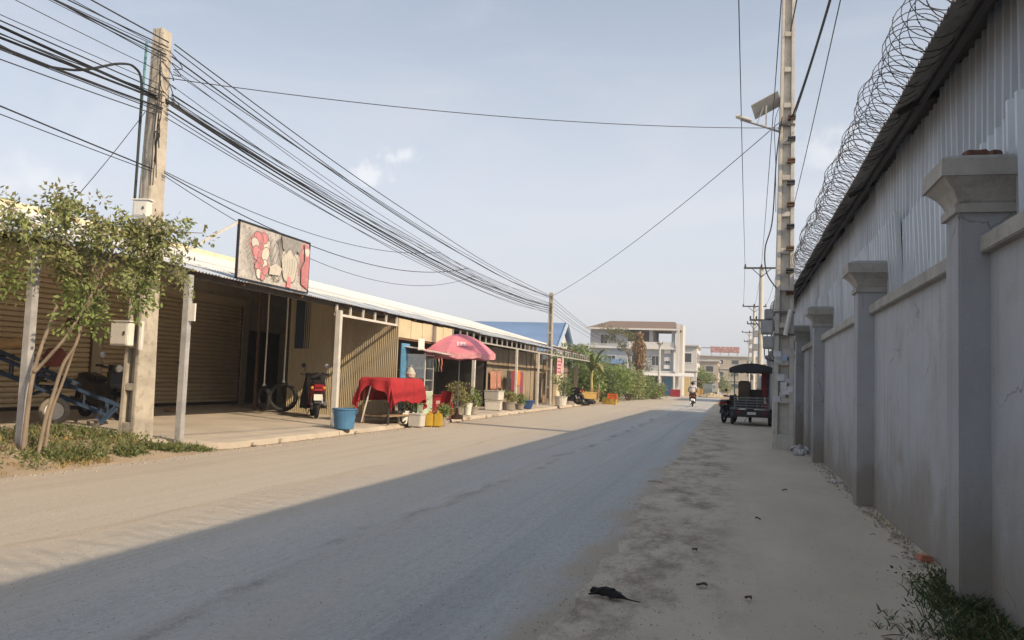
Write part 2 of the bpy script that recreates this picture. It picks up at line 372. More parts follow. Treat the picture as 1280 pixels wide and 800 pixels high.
# lumps of broken kerb along the apron edge
for i in range(26):
    y = 13.4+i*.9+U(-.3,.3)
    if random.random() < .45: continue
    x = outer(y)+.06; s = U(.06,.15); g = MB(); g.box((0,0,0), (s*1.2, s*2.2, s*.8), Matrix.Rotation(U(-.4,.4),3,'Z'), (.8,.85))
    g.build('kerb_lump', G_slab, apron, bevel=.012, loc=(x, y, .03))

# ================================================================== BOUNDARY WALL ON THE RIGHT
plaster = M('grey_painted_render', (.36,.378,.40), .88, .12, 1.3, .3, 45, dirt=((.26,.25,.235), .55, .82, 1.1))
plaster2 = M('grey_render_trim', (.36,.35,.325), .9, .2, 2.5, .45, 55, dirt=((.22,.195,.165), .52, .76, 5))
def splash(mt):
    nt = mt.node_tree; N = nt.nodes; L = nt.links; b = N['Principled BSDF']; src = b.inputs['Base Color'].links[0].from_socket
    ge = N.new('ShaderNodeNewGeometry'); sp = N.new('ShaderNodeSeparateXYZ'); L.new(ge.outputs['Position'], sp.inputs[0])
    mp = N.new('ShaderNodeMapping'); mp.inputs['Scale'].default_value = (1,1,.55); L.new(ge.outputs['Position'], mp.inputs[0])
    nz = N.new('ShaderNodeTexNoise'); nz.inputs['Scale'].default_value = 1.6; nz.inputs['Detail'].default_value = 9; nz.inputs['Roughness'].default_value = .68; L.new(mp.outputs[0], nz.inputs['Vector'])
    ad = N.new('ShaderNodeMath'); ad.operation = 'MULTIPLY_ADD'; L.new(nz.outputs[0], ad.inputs[0]); ad.inputs[1].default_value = -2.2; L.new(sp.outputs[2], ad.inputs[2])
    mr = N.new('ShaderNodeMapRange'); mr.interpolation_type = 'SMOOTHSTEP'; mr.inputs[1].default_value = -1.0; mr.inputs[2].default_value = .15; mr.inputs[3].default_value = .8; mr.inputs[4].default_value = 0; L.new(ad.outputs[0], mr.inputs[0])
    mx = N.new('ShaderNodeMix'); mx.data_type = 'RGBA'; L.new(mr.outputs[0], mx.inputs[0]); L.new(src, mx.inputs[6]); mx.inputs[7].default_value = (.22,.19,.15,1)
    # long run-down streaks under the coping
    m2 = N.new('ShaderNodeMapping'); m2.inputs['Scale'].default_value = (1,5,.28); L.new(ge.outputs['Position'], m2.inputs[0])
    n2 = N.new('ShaderNodeTexNoise'); n2.inputs['Scale'].default_value = 1.7; n2.inputs['Detail'].default_value = 7; L.new(m2.outputs[0], n2.inputs['Vector'])
    r2 = N.new('ShaderNodeMapRange'); r2.inputs[1].default_value = .52; r2.inputs[2].default_value = .74; r2.inputs[3].default_value = 0; r2.inputs[4].default_value = .45; L.new(n2.outputs[0], r2.inputs[0])
    m3 = N.new('ShaderNodeMix'); m3.data_type = 'RGBA'; L.new(r2.outputs[0], m3.inputs[0]); L.new(mx.outputs[2], m3.inputs[6]); m3.inputs[7].default_value = (.22,.225,.225,1)
    # hairline cracks and patches of newer render
    def blend(fac, src_, col):
        k = N.new('ShaderNodeMix'); k.data_type = 'RGBA'; L.new(fac, k.inputs[0]); L.new(src_, k.inputs[6]); k.inputs[7].default_value = (*col, 1); return k.outputs[2]
    def rng(s_, a, c, d, e): k = N.new('ShaderNodeMapRange'); k.inputs[1].default_value = a; k.inputs[2].default_value = c; k.inputs[3].default_value = d; k.inputs[4].default_value = e; L.new(s_, k.inputs[0]); return k.outputs[0]
    nw = N.new('ShaderNodeTexNoise'); nw.inputs['Scale'].default_value = 2.5; nw.inputs['Detail'].default_value = 6; L.new(ge.outputs['Position'], nw.inputs['Vector'])
    wa = N.new('ShaderNodeVectorMath'); wa.operation = 'MULTIPLY_ADD'; L.new(nw.outputs['Color'], wa.inputs[0]); wa.inputs[1].default_value = (.5,.5,.5); L.new(ge.outputs['Position'], wa.inputs[2])
    vo = N.new('ShaderNodeTexVoronoi'); vo.feature = 'DISTANCE_TO_EDGE'; vo.inputs['Scale'].default_value = .62; L.new(wa.outputs[0], vo.inputs['Vector'])
    mk = N.new('ShaderNodeTexNoise'); mk.inputs['Scale'].default_value = .7; mk.inputs['Detail'].default_value = 2; L.new(ge.outputs['Position'], mk.inputs['Vector'])
    cr = N.new('ShaderNodeMath'); cr.operation = 'MULTIPLY'; L.new(rng(vo.outputs['Distance'], .001, .006, .65, 0), cr.inputs[0]); L.new(rng(mk.outputs[0], .52, .58, 0, 1), cr.inputs[1])
    pt = N.new('ShaderNodeTexNoise'); pt.inputs['Scale'].default_value = .9; pt.inputs['Detail'].default_value = 1.5; L.new(wa.outputs[0], pt.inputs['Vector'])
    s3 = blend(rng(pt.outputs[0], .60, .63, 0, .28), m3.outputs[2], (.40,.41,.42)); s3 = blend(cr.outputs[0], s3, (.12,.12,.12))
    L.new(s3, b.inputs['Base Color'])
splash(plaster)
wall = thing('boundary_wall', 'long grey rendered boundary wall with capped pillars along the right shoulder', 'wall', (1.7, 0, 0))
PY = [-24.2, -19.1, -14.0, -8.9, -3.8, 1.3, 6.45, 11.55, 17.9, 23.2, 28.5, 33.9, 39.3, 44.7]
for i, y in enumerate(PY):
    g = MB(); g.bb(-.2, .24, y, y+.38, -.05, 2.80); p = g.build('pillar', plaster, wall, bevel=.012)
    g = MB(); yc = y+.19
    for (e, z0, z1, t) in [(.03, 2.74, 2.80, 1), (.0, 2.80, 2.84, 1)]: g.box((.02, yc, (z0+z1)/2), (.44+2*e, .38+2*e, z1-z0))
    k = .44/2; q = .38/2
    prof = [(.005,2.82),(.02,2.86),(.05,2.91),(.10,2.96),(.12,2.98),(.14,2.98),(.14,3.10),(.11,3.12),(.02,3.15)]
    for (e0,z0),(e1,z1) in zip(prof, prof[1:]):
        vs = [(.02-k-e0,yc-q-e0,z0),(.02+k+e0,yc-q-e0,z0),(.02+k+e0,yc+q+e0,z0),(.02-k-e0,yc+q+e0,z0),(.02-k-e1,yc-q-e1,z1),(.02+k+e1,yc-q-e1,z1),(.02+k+e1,yc+q+e1,z1),(.02-k-e1,yc+q+e1,z1)]
        g.add(vs, [(0,1,5,4),(1,2,6,5),(2,3,7,6),(3,0,4,7)])
    g.add([(.02-k-.02,yc-q-.02,3.15),(.02+k+.02,yc-q-.02,3.15),(.02+k+.02,yc+q+.02,3.15),(.02-k-.02,yc+q+.02,3.15)], [(0,1,2,3)])
    g.build('cap', plaster2, p)
ends = [-30]+PY
for a, b_ in zip(ends, PY):
    a0 = a+.38 if a != -30 else a
    g = MB(); g.bb(0, .2, a0, b_, -.05, 2.45); g.build('wall_panel', plaster, wall)
    g = MB(); g.bb(-.07, .26, a0+.002, b_-.002, 2.45, 2.57); g.build('coping', plaster2, wall, bevel=.008)
g = MB(); g.bb(-.02, .0-.003, 18.9, 19.25, .02, 2.44); g.build('dark_strip', M('near_black_strip', (.05,.05,.052), .9), wall)  # flat near-black strip set just proud of the wall face
# lower plain wall that carries on beyond the shed
lw = thing('plain_wall', 'low plain grey wall beyond the end of the tall metal fence', 'wall', (1.7, 45.1, 0))
g = MB(); g.bb(0, .2, 0, 26, -.05, 2.3); g.build('wall_panel', plaster, lw); g = MB(); g.bb(-.05, .25, 0, 26, 2.3, 2.4); g.build('coping', plaster2, lw)

# metal sheet fence standing on the wall
zinc = M('faded_blue_grey_zinc', (.42,.46,.505), .42, .2, 2.2, .08, 30, metal=.35, stretch=(1,1,.3), dirt=((.27,.24,.21), .58, .8, 4))
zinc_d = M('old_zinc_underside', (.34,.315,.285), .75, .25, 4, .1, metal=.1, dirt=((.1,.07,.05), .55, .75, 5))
def trap(width, h, pitch=.2, amp=.04):
    """trapezoid-ribbed sheet in the local YZ plane, bulging towards -X"""
    g = MB(); pts = []; y = 0
    while y < width-1e-6:
        for dy, dx in ((0,0),(.10,0),(.118,-amp),(.165,-amp),(.183,0)):
            if y+dy <= width: pts.append((dx, y+dy))
        y += pitch
    pts.append((0, width))
    nz = 4
    for k in range(nz+1):
        for (dx, dy) in pts: g.v.append((dx, dy, h*k/nz))
    n = len(pts)
    g.f = [(k*n+i, k*n+i+1, (k+1)*n+i+1, (k+1)*n+i) for k in range(nz) for i in range(n-1)]
    return g.mesh('ribbed_sheet')
fence = thing('metal_sheet_fence', 'tall blue-grey ribbed metal sheet fence standing on the boundary wall', 'fence', (1.89, 0, 2.56))
low = [trap(.80, h) for h in (.92, .98, 1.06)]; upm = [trap(.80, h) for h in (1.13, 1.13)]
for me in low+upm: me.materials.append(zinc)
y = -29.7; i = 0
while y < 45:
    o = obj('metal_sheet', random.choice(low), zinc, fence, (U(-.012,.015), y, .01), (U(-.02,.02), U(-.05,.01), U(-.01,.01)))
    y += .80+U(-.01,.025); i += 1
y = -29.6
while y < 45:
    obj('metal_sheet', random.choice(upm), zinc, fence, (.085+U(-.01,.012), y, .84+U(-.05,.06)), (U(-.012,.012), U(-.02,.02), 0)); y += .80+U(-.01,.02)
for z in (.55, 1.25, 1.85):
    g = MB(); g.bb(.13,.17,-30,45.4,z,z+.05); g.build('rail', dark_steel, fence)
g = MB()
for k in range(26):
    g = MB(); g.bb(.17,.23,-29.2+k*2.95,-29.14+k*2.95,-.02,2.0); g.build('fence_post', dark_steel, fence)
# torn flap and rubble on the nearest pillar cap
brick_m = M('broken_brick', (.16,.085,.06), .95, .3, 12, .5)
for k, (x, yy, s, r) in enumerate([(1.62,6.55,.1,.3),(1.7,6.68,.14,1.1),(1.58,6.74,.07,.7),(1.74,6.52,.08,2.)]):
    g = MB(); g.box((0,0,0),(s*1.5,s,s*.6),Matrix.Rotation(r,3,'Z'),(.85,.9)); b0 = g.build('brick_fragment', brick_m, bevel=.01, loc=(x,yy,3.15+s*.3))
    tag(b0, ['small brick fragment at the front of the nearest pillar cap','largest broken brick lying on top of the nearest pillar cap','tiny brick chip on the far side of the nearest pillar cap','brick fragment against the metal sheets on the nearest pillar cap'][k], 'brick', 'rubble on the pillar cap')

# eave of the shed roof
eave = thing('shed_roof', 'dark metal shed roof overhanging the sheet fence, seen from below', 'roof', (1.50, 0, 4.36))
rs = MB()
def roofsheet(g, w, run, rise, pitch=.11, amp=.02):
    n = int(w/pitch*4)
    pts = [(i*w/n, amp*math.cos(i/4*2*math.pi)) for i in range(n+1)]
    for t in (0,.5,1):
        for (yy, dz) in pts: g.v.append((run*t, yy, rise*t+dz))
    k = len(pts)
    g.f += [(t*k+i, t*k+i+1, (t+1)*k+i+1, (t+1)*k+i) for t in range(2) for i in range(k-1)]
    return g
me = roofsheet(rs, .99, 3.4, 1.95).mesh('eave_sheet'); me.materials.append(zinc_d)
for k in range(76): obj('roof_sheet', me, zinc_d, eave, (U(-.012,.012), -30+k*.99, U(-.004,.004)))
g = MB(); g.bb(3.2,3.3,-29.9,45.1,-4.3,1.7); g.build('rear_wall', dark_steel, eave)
g = MB(); g.bb(.26,.32,-29.9,45.1,.07,.12); g.build('purlin', dark_steel, eave)
for k in range(13):
    g = MB(); g.bar((.06,0,-.03),(.5,0,.22),.05); g.build('rafter_end', dark_steel, eave, loc=(0,-2.5+k*3.9,0))

# razor wire coil along the eave
wire_m = M('razor_wire_steel', (.03,.03,.032), .7, .2, 8, 0, metal=.0)
def razor(name, label, y0, y1, r, pitch, ph, cx, cz):
    g = MB(); pts = []; steps = 22; turns = int((y1-y0)/pitch)
    for i in range(turns*steps+1):
        t = i/steps; a = 2*math.pi*t+ph; rr = r*(1+.10*math.sin(t*.73+ph)+.05*math.sin(t*2.1))
        yy = y0+pitch*t+.11*math.sin(2*a*.5+ph) + .05*math.sin(t*.9)
        pts.append(Vector((cx+rr*math.cos(a)+.02*math.sin(t*.31), yy, cz+rr*math.sin(a)+.02*math.sin(t*.23))))
    g.tube(pts, .0043, 4, cap=False)
    for i in range(0, len(pts)-1, 2):
        p = pts[i]; d = (pts[i+1]-p).normalized(); n1 = d.orthogonal().normalized(); n1.rotate(Matrix.Rotation(U(0,6.28),3,d)); n2 = d.cross(n1)
        L = .030; w = .0075
        g.add([p+d*L*.5+n1*w, p-d*L*.1, p+d*L*.5-n1*w, p+d*L*1.1], [(0,1,2,3)]); g.add([p-d*L*.6+n1*w*1.3, p-d*L*.25, p-d*L*.6-n1*w*1.3], [(0,1,2)])
    o = g.build(name, wire_m); tag(o, label, 'razor wire', 'razor wire coils on the eave'); return o
razor('razor_wire', 'larger coil of razor wire running along the outer eave edge', -22, 45, .235, .20, 0, 1.48, 4.58)
razor('razor_wire', 'second tighter razor wire coil tangled through the larger one above the eave', -22, 45, .20, .36, 2.1, 1.52, 4.59)
# ================================================================== CONCRETE POLES
def hpole(name, label, loc, h, b0, b1, rz=0, group='concrete utility poles', rung=1.0, rec0=.9, mat=None, solid=None):
    """tapered concrete pole, H section: recessed webs with rungs on the two faces across local Y"""
    t = thing(name, label, 'pole', loc, rz, group)
    def sz(z): k = z/h; return (b0[0]+(b1[0]-b0[0])*k, b0[1]+(b1[1]-b0[1])*k)
    def tap(g, fx0, fx1, fy0, fy1, z0, z1):
        vs = []
        for z in (z0, z1):
            w, d = sz(z); vs += [(fx0*w, fy0*d, z), (fx1*w, fy0*d, z), (fx1*w, fy1*d, z), (fx0*w, fy1*d, z)]
        g.add(vs, [(3,2,1,0),(4,5,6,7),(0,1,5,4),(1,2,6,5),(2,3,7,6),(3,0,4,7)])
    g = MB(); tap(g, -.5, -.26, -.5, .5, -.1, h); tap(g, .26, .5, -.5, .5, -.1, h); tap(g, -.26, .26, -.24, .24, -.1, h-.01)
    tap(g, -.26, .26, -.495, .495, h*.90, h-.005); tap(g, -.26, .26, -.495, .495, -.1, .35)
    z = rec0
    while z < h*.88: tap(g, -.26, .26, -.49, .49, z, z+.13); z += rung
    if solid: tap(g, -.26, .26, -.492, .492, solid, h-.004)
    s = g.build('shaft', mat or concrete, t, bevel=.01)
    return t, sz
poleA, szA = hpole('utility_pole', 'near concrete utility pole with meter boxes beside the left shop canopy', (-10.3,12.65,.1), 7.5, (.33,.52), (.2,.28), rung=.75, solid=3.3)
poleB, szB = hpole('utility_pole', 'distant concrete pole rising behind the far end of the shop row', (-10.0,44.9,.1), 6.2, (.3,.42), (.2,.26))
poleR, szR = hpole('utility_pole', 'tallest concrete pole on the right shoulder, plastered with paper notices', (1.10,21.55,0), 12.6, (.50,.48), (.27,.27), rung=.92, rec0=1.1, mat=M('pale_pole_concrete', (.52,.50,.455), .9, .15, 4, .35, 90, dirt=((.32,.29,.25), .55, .78, 6)))
slim = M('pale_spun_concrete', (.5,.48,.43), .85, .12, 3, .2)
def slimpole(label, x, y, h, arms, boxes=0):
    t = thing('utility_pole', label, 'pole', (x,y,0), 0, 'concrete utility poles')
    g = MB(); g.tube([(0,0,-.1),(0,0,h)], [.17,.11], 12); g.build('shaft', slim, t, smooth=False)
    for z, w in arms:
        g = MB(); g.bb(-w,w,-.15,-.09,z-.05,z+.05); a = g.build('crossarm', dark_steel, t)
        for sx in (-.92, 0 if z > h-.3 else -.4, .92):
            gi = MB(); gi.lathe([(.0,z+.05),(.035,z+.06),(.06,z+.1),(.035,z+.13),(.055,z+.17),(.02,z+.22),(0,z+.23)], 8, (w*sx,-.12,0)); gi.build('insulator', black_plastic, a)
        for sx in (-.55,.55): g = MB(); g.bar((w*sx,-.12,z-.02),(0,-.12,z-.5),.04); g.build('brace', dark_steel, a)
    for k in range(boxes):
        g = MB(); g.box((-.28+.02*k,-.1,h*.45+k*.75),(.26,.22,.38)); g.build('junction_box', grey_box, t, bevel=.02)
    return t
slimpole('slender pale pole with a wide crossarm just behind the parked tuk-tuk', 1.22, 48, 8.2, [(8.1,.95),(5.2,.6)], 2)
slimpole('middle of the three far slender poles, with short crossarms', 1.35, 74, 8.6, [(8.4,1.0),(6.9,.6)], 3)
slimpole('farthest slender pole at the end of the street', 1.5, 112, 8.8, [(8.6,1.0),(7.4,.7)], 1)
slimpole('thin dark pole in front of the three storey house', -9.0, 101, 6.6, [(6.3,.35)], 0)

# --- things fixed to the near left pole
def meterbox(label, loc, rz, sx=.38, sz_=.42):
    t = thing('meter_box', label, 'meter box', loc, rz, 'meter boxes on the poles')
    g = MB(); g.bb(-sx/2, sx/2, -.16, 0, 0, sz_); bx = g.build('case', white_plastic, t, bevel=.012)
    g = MB(); g.bb(-sx/2+.03, sx/2-.03, -.172, -.162, .03, sz_-.03); d = g.build('door', white_plastic, bx, bevel=.003)
    g = MB(); g.bb(sx/2-.09, sx/2-.06, -.185, -.17, sz_*.45, sz_*.6); g.build('latch', dark_steel, d)
    g = MB(); g.bb(-sx/2-.03, sx/2+.03, -.18, .01, sz_, sz_+.02); g.build('lid', white_plastic, bx)
    return t
meterbox('lower white meter box on a bracket left of the near pole', (-10.42,12.37,1.78), 0)
meterbox('upper white meter box strapped to the near pole among leaves', (-10.24,12.33,3.2), 0, .40, .52)
meterbox('smaller white box above the upper meter box on the near pole', (-10.16,12.33,3.62+.42), .15, .28, .30)
cdt = M('teal_conduit', (.10,.26,.27), .6, .15, 5, 0)
g = MB(); g.tube([(0,0,0),(.005,.0,2.0),(.02,0,3.0)], .022, 8); tag(g.build('conduit_pipe', cdt, loc=(-10.46,12.42,4.3)), 'teal conduit pipe running up the near pole', 'pipe')
g = MB(); g.tube([(0,0,0),(0,0,.5)], .045, 8); tag(g.build('conduit_pipe', white_plastic, loc=(-10.07,12.34,1.72)), 'short white pipe beside the lower meter box', 'pipe')
cab = []
def cable(label, p0, p1, sag, r=.012, group='overhead cables', n=26, wob=0):
    g = MB(); p0, p1 = Vector(p0), Vector(p1); pts = []; ph = U(0,6)
    for i in range(n+1):
        t = i/n; p = p0.lerp(p1, t); p.z -= 4*sag*t*(1-t)
        if wob: p += Vector((math.sin(t*9+ph), 0, math.cos(t*13+ph)))*wob*math.sin(math.pi*t)
        pts.append(p-p0)
    g.tube(pts, r*.8, 6); o = g.build('cable', cable_m, loc=p0, smooth=True); tag(o, label, 'cable', group); return o
def freecable(label, pts, r=.012, group='overhead cables'):
    """smooth cable through points (Catmull-Rom)"""
    P = [Vector(p) for p in pts]; P = [P[0]]+P+[P[-1]]; out = []
    for i in range(1, len(P)-2):
        for k in range(10):
            t = k/10; a,b,c,d = P[i-1],P[i],P[i+1],P[i+2]
            out.append(.5*((2*b)+(c-a)*t+(2*a-5*b+4*c-d)*t*t+(3*b-a-3*c+d)*t**3))
    out.append(P[-2]); p0 = out[0].copy(); g = MB(); g.tube([p-p0 for p in out], r, 6); o = g.build('cable', cable_m, loc=p0, smooth=True); tag(o, label, 'cable', group); return o
# cables that hang down the near pole
for k in range(7):
    x0 = -10.12+.015*k; y0 = 12.42+U(-.05,.05)
    freecable('thin black wire running down the face of the near pole', [(x0,y0,7.1-.25*k),(x0+.07,y0-.05,6.5-.2*k),(x0+.0+U(-.04,.08),y0-.05,5.6),(x0+U(-.03,.05),y0-.04,4.9+U(-.3,.2))], .009, 'wires on the near pole')
freecable('thick black cable looping over from the upper left into the near pole', [(-10.35,6.0,6.35),(-10.35,9.3,5.98),(-10.35,10.6,6.10),(-10.38,11.7,6.62),(-10.42,12.15,6.72),(-10.44,12.36,6.5),(-10.45,12.4,5.6),(-10.45,12.4,4.4)], .022)
for k in range(6):        # the knot of splices at the pole head
    a = U(0,6.28); freecable('short looped wire tail at the head of the near pole', [(-10.15,12.5,7.2-.12*k),(-10.0+U(-.05,.1),12.5+U(-.2,.1),7.1-.15*k),(-9.98,12.6+U(-.1,.3),6.95-.15*k),(-10.1,12.75,6.9-.1*k)], .008, 'splices at the near pole head')
# bundles: previous pole (behind us) - near pole - far pole
PREV = (-10.4,-17,.0)
nb = 0
mids = [(7.35,7.55,6.1,.35,.016),(7.25,7.45,6.05,.5,.014),(7.12,7.6,6.0,.42,.02),(7.0,7.2,5.95,.3,.012),
        (6.32,6.75,5.5,.45,.03),(6.28,6.7,5.42,.52,.026),(6.22,6.62,5.5,.38,.014),(6.35,6.9,5.6,.6,.012),(6.12,6.6,5.3,.5,.022),(6.05,6.4,5.2,.62,.012),(5.98,6.45,5.15,.56,.012),(6.4,7.0,5.7,.36,.014)]
for (za, zp, zb, sg, r) in mids:
    up_ = za > 6.8
    l1 = 'black cable from the head of the near pole off to the upper left' if up_ else 'black cable in the thick bundle running off to the upper left'
    l2 = 'black cable from the head of the near pole to the far pole' if up_ else 'black cable in the thick sagging bundle between near and far poles'
    xo = U(-.10,.04)
    cable(l1, (-10.15+xo, 12.6, za), (-10.4+xo+U(-.3,.3), -17, zp+U(-.2,.3)), sg*U(.6,1.5), r, 'cables to the upper left', wob=.03)
    cable(l2, (-10.1+xo, 12.7, za), (-9.95+U(-.06,.06), 44.8, zb), sg*U(.9,1.3), r*.9, 'cables between near and far left poles', wob=.03)
for k in range(8):
    cable('thin black wire crisscrossing beside the thick bundle', (-10.05, 12.7, U(6.0,7.2)), (-9.9, 44.7, U(5.0,6.0)), U(.3,.9), .008, 'thin wires between left poles', wob=.05)
    cable('thin black wire crisscrossing above the tree on the left', (-10.15, 12.5, U(5.9,7.2)), (-10.4+U(-.4,.6), -17, U(6.2,8.2)), U(.2,.9), .008, 'thin wires to the upper left', wob=.05)
for k in range(5):
    cable('cable running on from the far pole toward the three storey house', (-9.95,45,5.2+.2*k), (-15.5+.8*k,109.6,6.3+.3*(k%2)), .5+.12*k, .013, 'cables beyond the far left pole')
# lower service drops
cable('lower black cable passing the near pole at mid height toward the left edge', (-10.12,12.4,4.95), (-10.2,-17,7.0), .35, .016)
cable('second lower cable just under the first toward the left edge', (-10.12,12.4,4.9), (-10.3,-17,6.75), .45, .010)
cable('slack cable from mid pole sagging in front of the painted sign', (-10.1,12.7,4.95), (-10.0,30,5.6), .75, .014)
cable('thinner slack cable from mid pole joining the bundle', (-10.1,12.7,4.98), (-10.0,27,5.75), .5, .010)
cable('lowest slack wire dipping past the sign corner', (-10.1,12.7,4.9), (-10.0,31,5.45), 1.05, .009)
cable('wire dropping from the near pole to the tree on the left', (-10.35,12.4,6.0), (-11.1,11.4,3.9), .05, .008)
# wires across and along the road
cable('single wire crossing high over the road between near and right poles', (-10.2,12.6,6.7), (1.0,21.4,7.95), .25, .010)
cable('wire slanting down from the right pole to the far left pole', (.98,21.4,8.15), (-9.95,44.8,6.1), .35, .014)
for k, (x0, x1, z0, z1, sg) in enumerate([(-.35,.33,9.3,8.3,.5),(.30,1.22,9.6,8.35,.6),(1.35,2.1,9.4,8.3,.7)]):
    cable(['leftmost line wire running overhead to the far crossarm','middle line wire running overhead to the far crossarm','rightmost line wire running behind the tall pole'][k], (x0,-6,z0), (x1,47.9,z1), sg, .013)
    cable(['left line wire beyond the first slender pole','middle line wire beyond the first slender pole','right line wire beyond the first slender pole'][k], (x1,48,8.3), ((.43,1.35,2.27)[k],74,8.55), .4, .013)
cable('thick black cable sweeping from overhead right into the tall pole', (1.22,21.35,8.2), (2.0,-2,11.2), 1.1, .03)
cable('thin cable rising from the tall pole to overhead right', (1.2,21.35,8.0), (1.65,1,8.6), .5, .012)
cable('cable along the wall from the tall pole towards the camera', (1.15,21.35,10.4), (1.2,-3,10.2), .6, .02)
freecable('black cable looping down the left side of the tall pole', [(.98,21.3,8.2),(.86,21.3,7.2),(.78,21.28,5.6),(.62,21.27,4.9),(.66,21.27,4.3),(.9,21.27,3.9)], .016)
freecable('thin wires dropping beside the tall pole from the lamp', [(.92,21.3,8.5),(.8,21.28,8.0),(.84,21.3,7.0),(.86,21.3,5.8)], .008)
# --- right pole fittings: steps, notices, boxes
steel_strap = M('strap_steel', (.16,.15,.14), .6, .2, 6, 0, metal=.5)
for k in range(9):
    z = 3.75+k*.55; w, d = szR(z); g = MB(); g.bb(.02, .2, -d/2-.1, -d/2+.12, z, z+.06); g.bb(.02,.2,-d/2-.1,-d/2-.07,z+.03,z+.1)
    g.build('climbing_step', dark_steel if k % 2 else rust, poleR)
for z in (2.75, 3.3, 8.0):
    w, d = szR(z); g = MB(); g.bb(-w/2-.015, w/2+.015, -d/2-.015, d/2+.015, z, z+.05); g.build('strap', steel_strap, poleR)
papers = [M('paper_white', (.62,.64,.66), .9, .12, 7, .05), M('paper_blue', (.34,.43,.56), .9, .25, 9, .05), M('paper_grey', (.42,.43,.43), .9, .2, 9, .05)]
def printed(mt_name, base, ink):
    return M(mt_name, base, .9, .1, 5, .05, dirt=(ink, .56, .60, 38), stretch=(1,1,2.4))
papers += [printed('paper_printed_blue', (.58,.6,.63), (.12,.22,.42)), printed('paper_printed_black', (.56,.56,.54), (.1,.1,.11))]
for k in range(34):
    z = U(1.1,2.25); w, d = szR(z); g = MB(); face = random.random() < .6; ww, hh = U(.12,.2), U(.1,.22)
    if face: c = (U(-.42,.42)*w, -d/2-.004-.0006*k); g.bb(c[0]-ww/2, min(c[0]+ww/2, w*.5), c[1]-.001, c[1], z, z+hh)
    else: c = (-w/2-.004-.0006*k, U(-.3,.3)*d); g.bb(c[0]-.001, c[0], c[1]-ww/2, c[1]+ww/2, z, z+hh)
    g.build('paper_notice', random.choice(papers), poleR, rot=(0, 0, 0))
for k, (z, s, x) in enumerate([(2.78,.30,-.40),(2.42,.27,-.36),(3.15,.22,-.36)]):
    t = thing('junction_box', ['middle grey junction box left of the tall pole','lowest grey junction box left of the tall pole','small top junction box left of the tall pole'][k], 'junction box', (1.1+x, 21.5, z), 0, 'boxes on the tall pole')
    g = MB(); g.bb(-s/2,s/2,-.15,.12,0,s*1.15); c = g.build('case', grey_box, t, bevel=.02)
    g = MB(); g.bb(-s/2+.04,s/2-.04,-.165,-.152,.04,s*1.1); g.build('door', grey_box, c, bevel=.004)
    g = MB(); g.bb(s/2,s/2+.14,-.03,.03,s*.4,s*.55); g.build('bracket', steel_strap, t)
    for q in range(3):
        g = MB(); g.tube([(-.1+.1*q,-.02,0),(-.09+.1*q,-.05,-.18),(.05+.05*q,-.04,-.3),(.2,0,-.25)], .012, 6); g.build('lead', cable_m, t)
g = MB(); g.tube([(0,0,0),(.12,.0,.62)], .06, 10); tag(g.build('lightning_arrester', white_plastic, loc=(1.12,21.22,2.75), smooth=False), 'pale slanted tube strapped to the front of the tall pole', 'tube')
# --- solar street lamp
t = thing('solar_street_lamp', 'solar street lamp with tilted panel on the tall right pole', 'street lamp', (.98,21.45,7.85))
g = MB(); g.tube([(.0,0,0),(-.45,0,.18),(-1.0,0,.38)], .03, 8); g.build('arm', galv, t)
g = MB(); g.box((-.92,0,.40),(.42,.2,.06),Matrix.Rotation(R_(20),3,'Y')); g.build('lamp_head', white_plastic, t, bevel=.015)
rot = Matrix.Rotation(R_(-28),3,'Y') @ Matrix.Rotation(R_(-30),3,'X')
g = MB(); g.box((-.38,0,.72),(.72,.5,.03),rot); p = g.build('solar_panel', grey_box, t)
cellm = M('solar_cells', (.12,.13,.15), .25, .2, 6, 0)
g = MB()
for i in range(4):
    for j in range(2): c = rot @ Vector((-.26+.175*i, -.115+.23*j, .019)); g.box(c+Vector((-.38,0,.72)), (.16,.215,.004), rot)
g.build('solar_cells', cellm, p)
g = MB(); g.bar((-.38,0,.16),(-.38,0,.70),.035); g.bar((-.6,0,.24),(-.45,0,.66),.02); g.build('bracket', galv, t)
# ================================================================== SHOP ROW ON THE LEFT
white_zinc = M('white_zinc_roof', (.72,.71,.68), .55, .06, 1.5, .05, metal=.1, dirt=((.48,.42,.34), .64, .82, 1.6))
blue_zinc = M('faded_blue_roof', (.40,.49,.61), .55, .22, 2.2, .06, metal=.15, stretch=(.4,1,1), dirt=((.52,.50,.47), .42, .62, 2.5))
beige = M('beige_metal_panel', (.58,.49,.33), .65, .1, 2, .08, dirt=((.40,.33,.22), .6, .8, 4))
yellow_corr = M('dull_yellow_sheet', (.46,.395,.265), .6, .12, 2, .05, metal=.1, stretch=(1,1,.25), dirt=((.33,.26,.15), .55, .8, 3))
cream_wall = M('cream_render', (.56,.49,.36), .9, .12, 2, .2, dirt=((.36,.3,.21), .55, .8, 2.5))
shutter_m = M('khaki_shutter', (.84,.70,.48), .6, .06, 3, .08, metal=.1, dirt=((.70,.57,.38), .55, .8, 2.2))
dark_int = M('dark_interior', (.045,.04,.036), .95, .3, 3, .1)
blue_paint = M('blue_painted_door', (.10,.27,.46), .55, .15, 3, .08, dirt=((.25,.3,.33), .6, .8, 5))
navy = M('dark_blue_panel', (.03,.05,.085), .6, .2, 3, .05)
white_paint = M('white_painted_steel', (.62,.60,.56), .6, .1, 5, .05, dirt=((.3,.22,.15), .6, .76, 8))

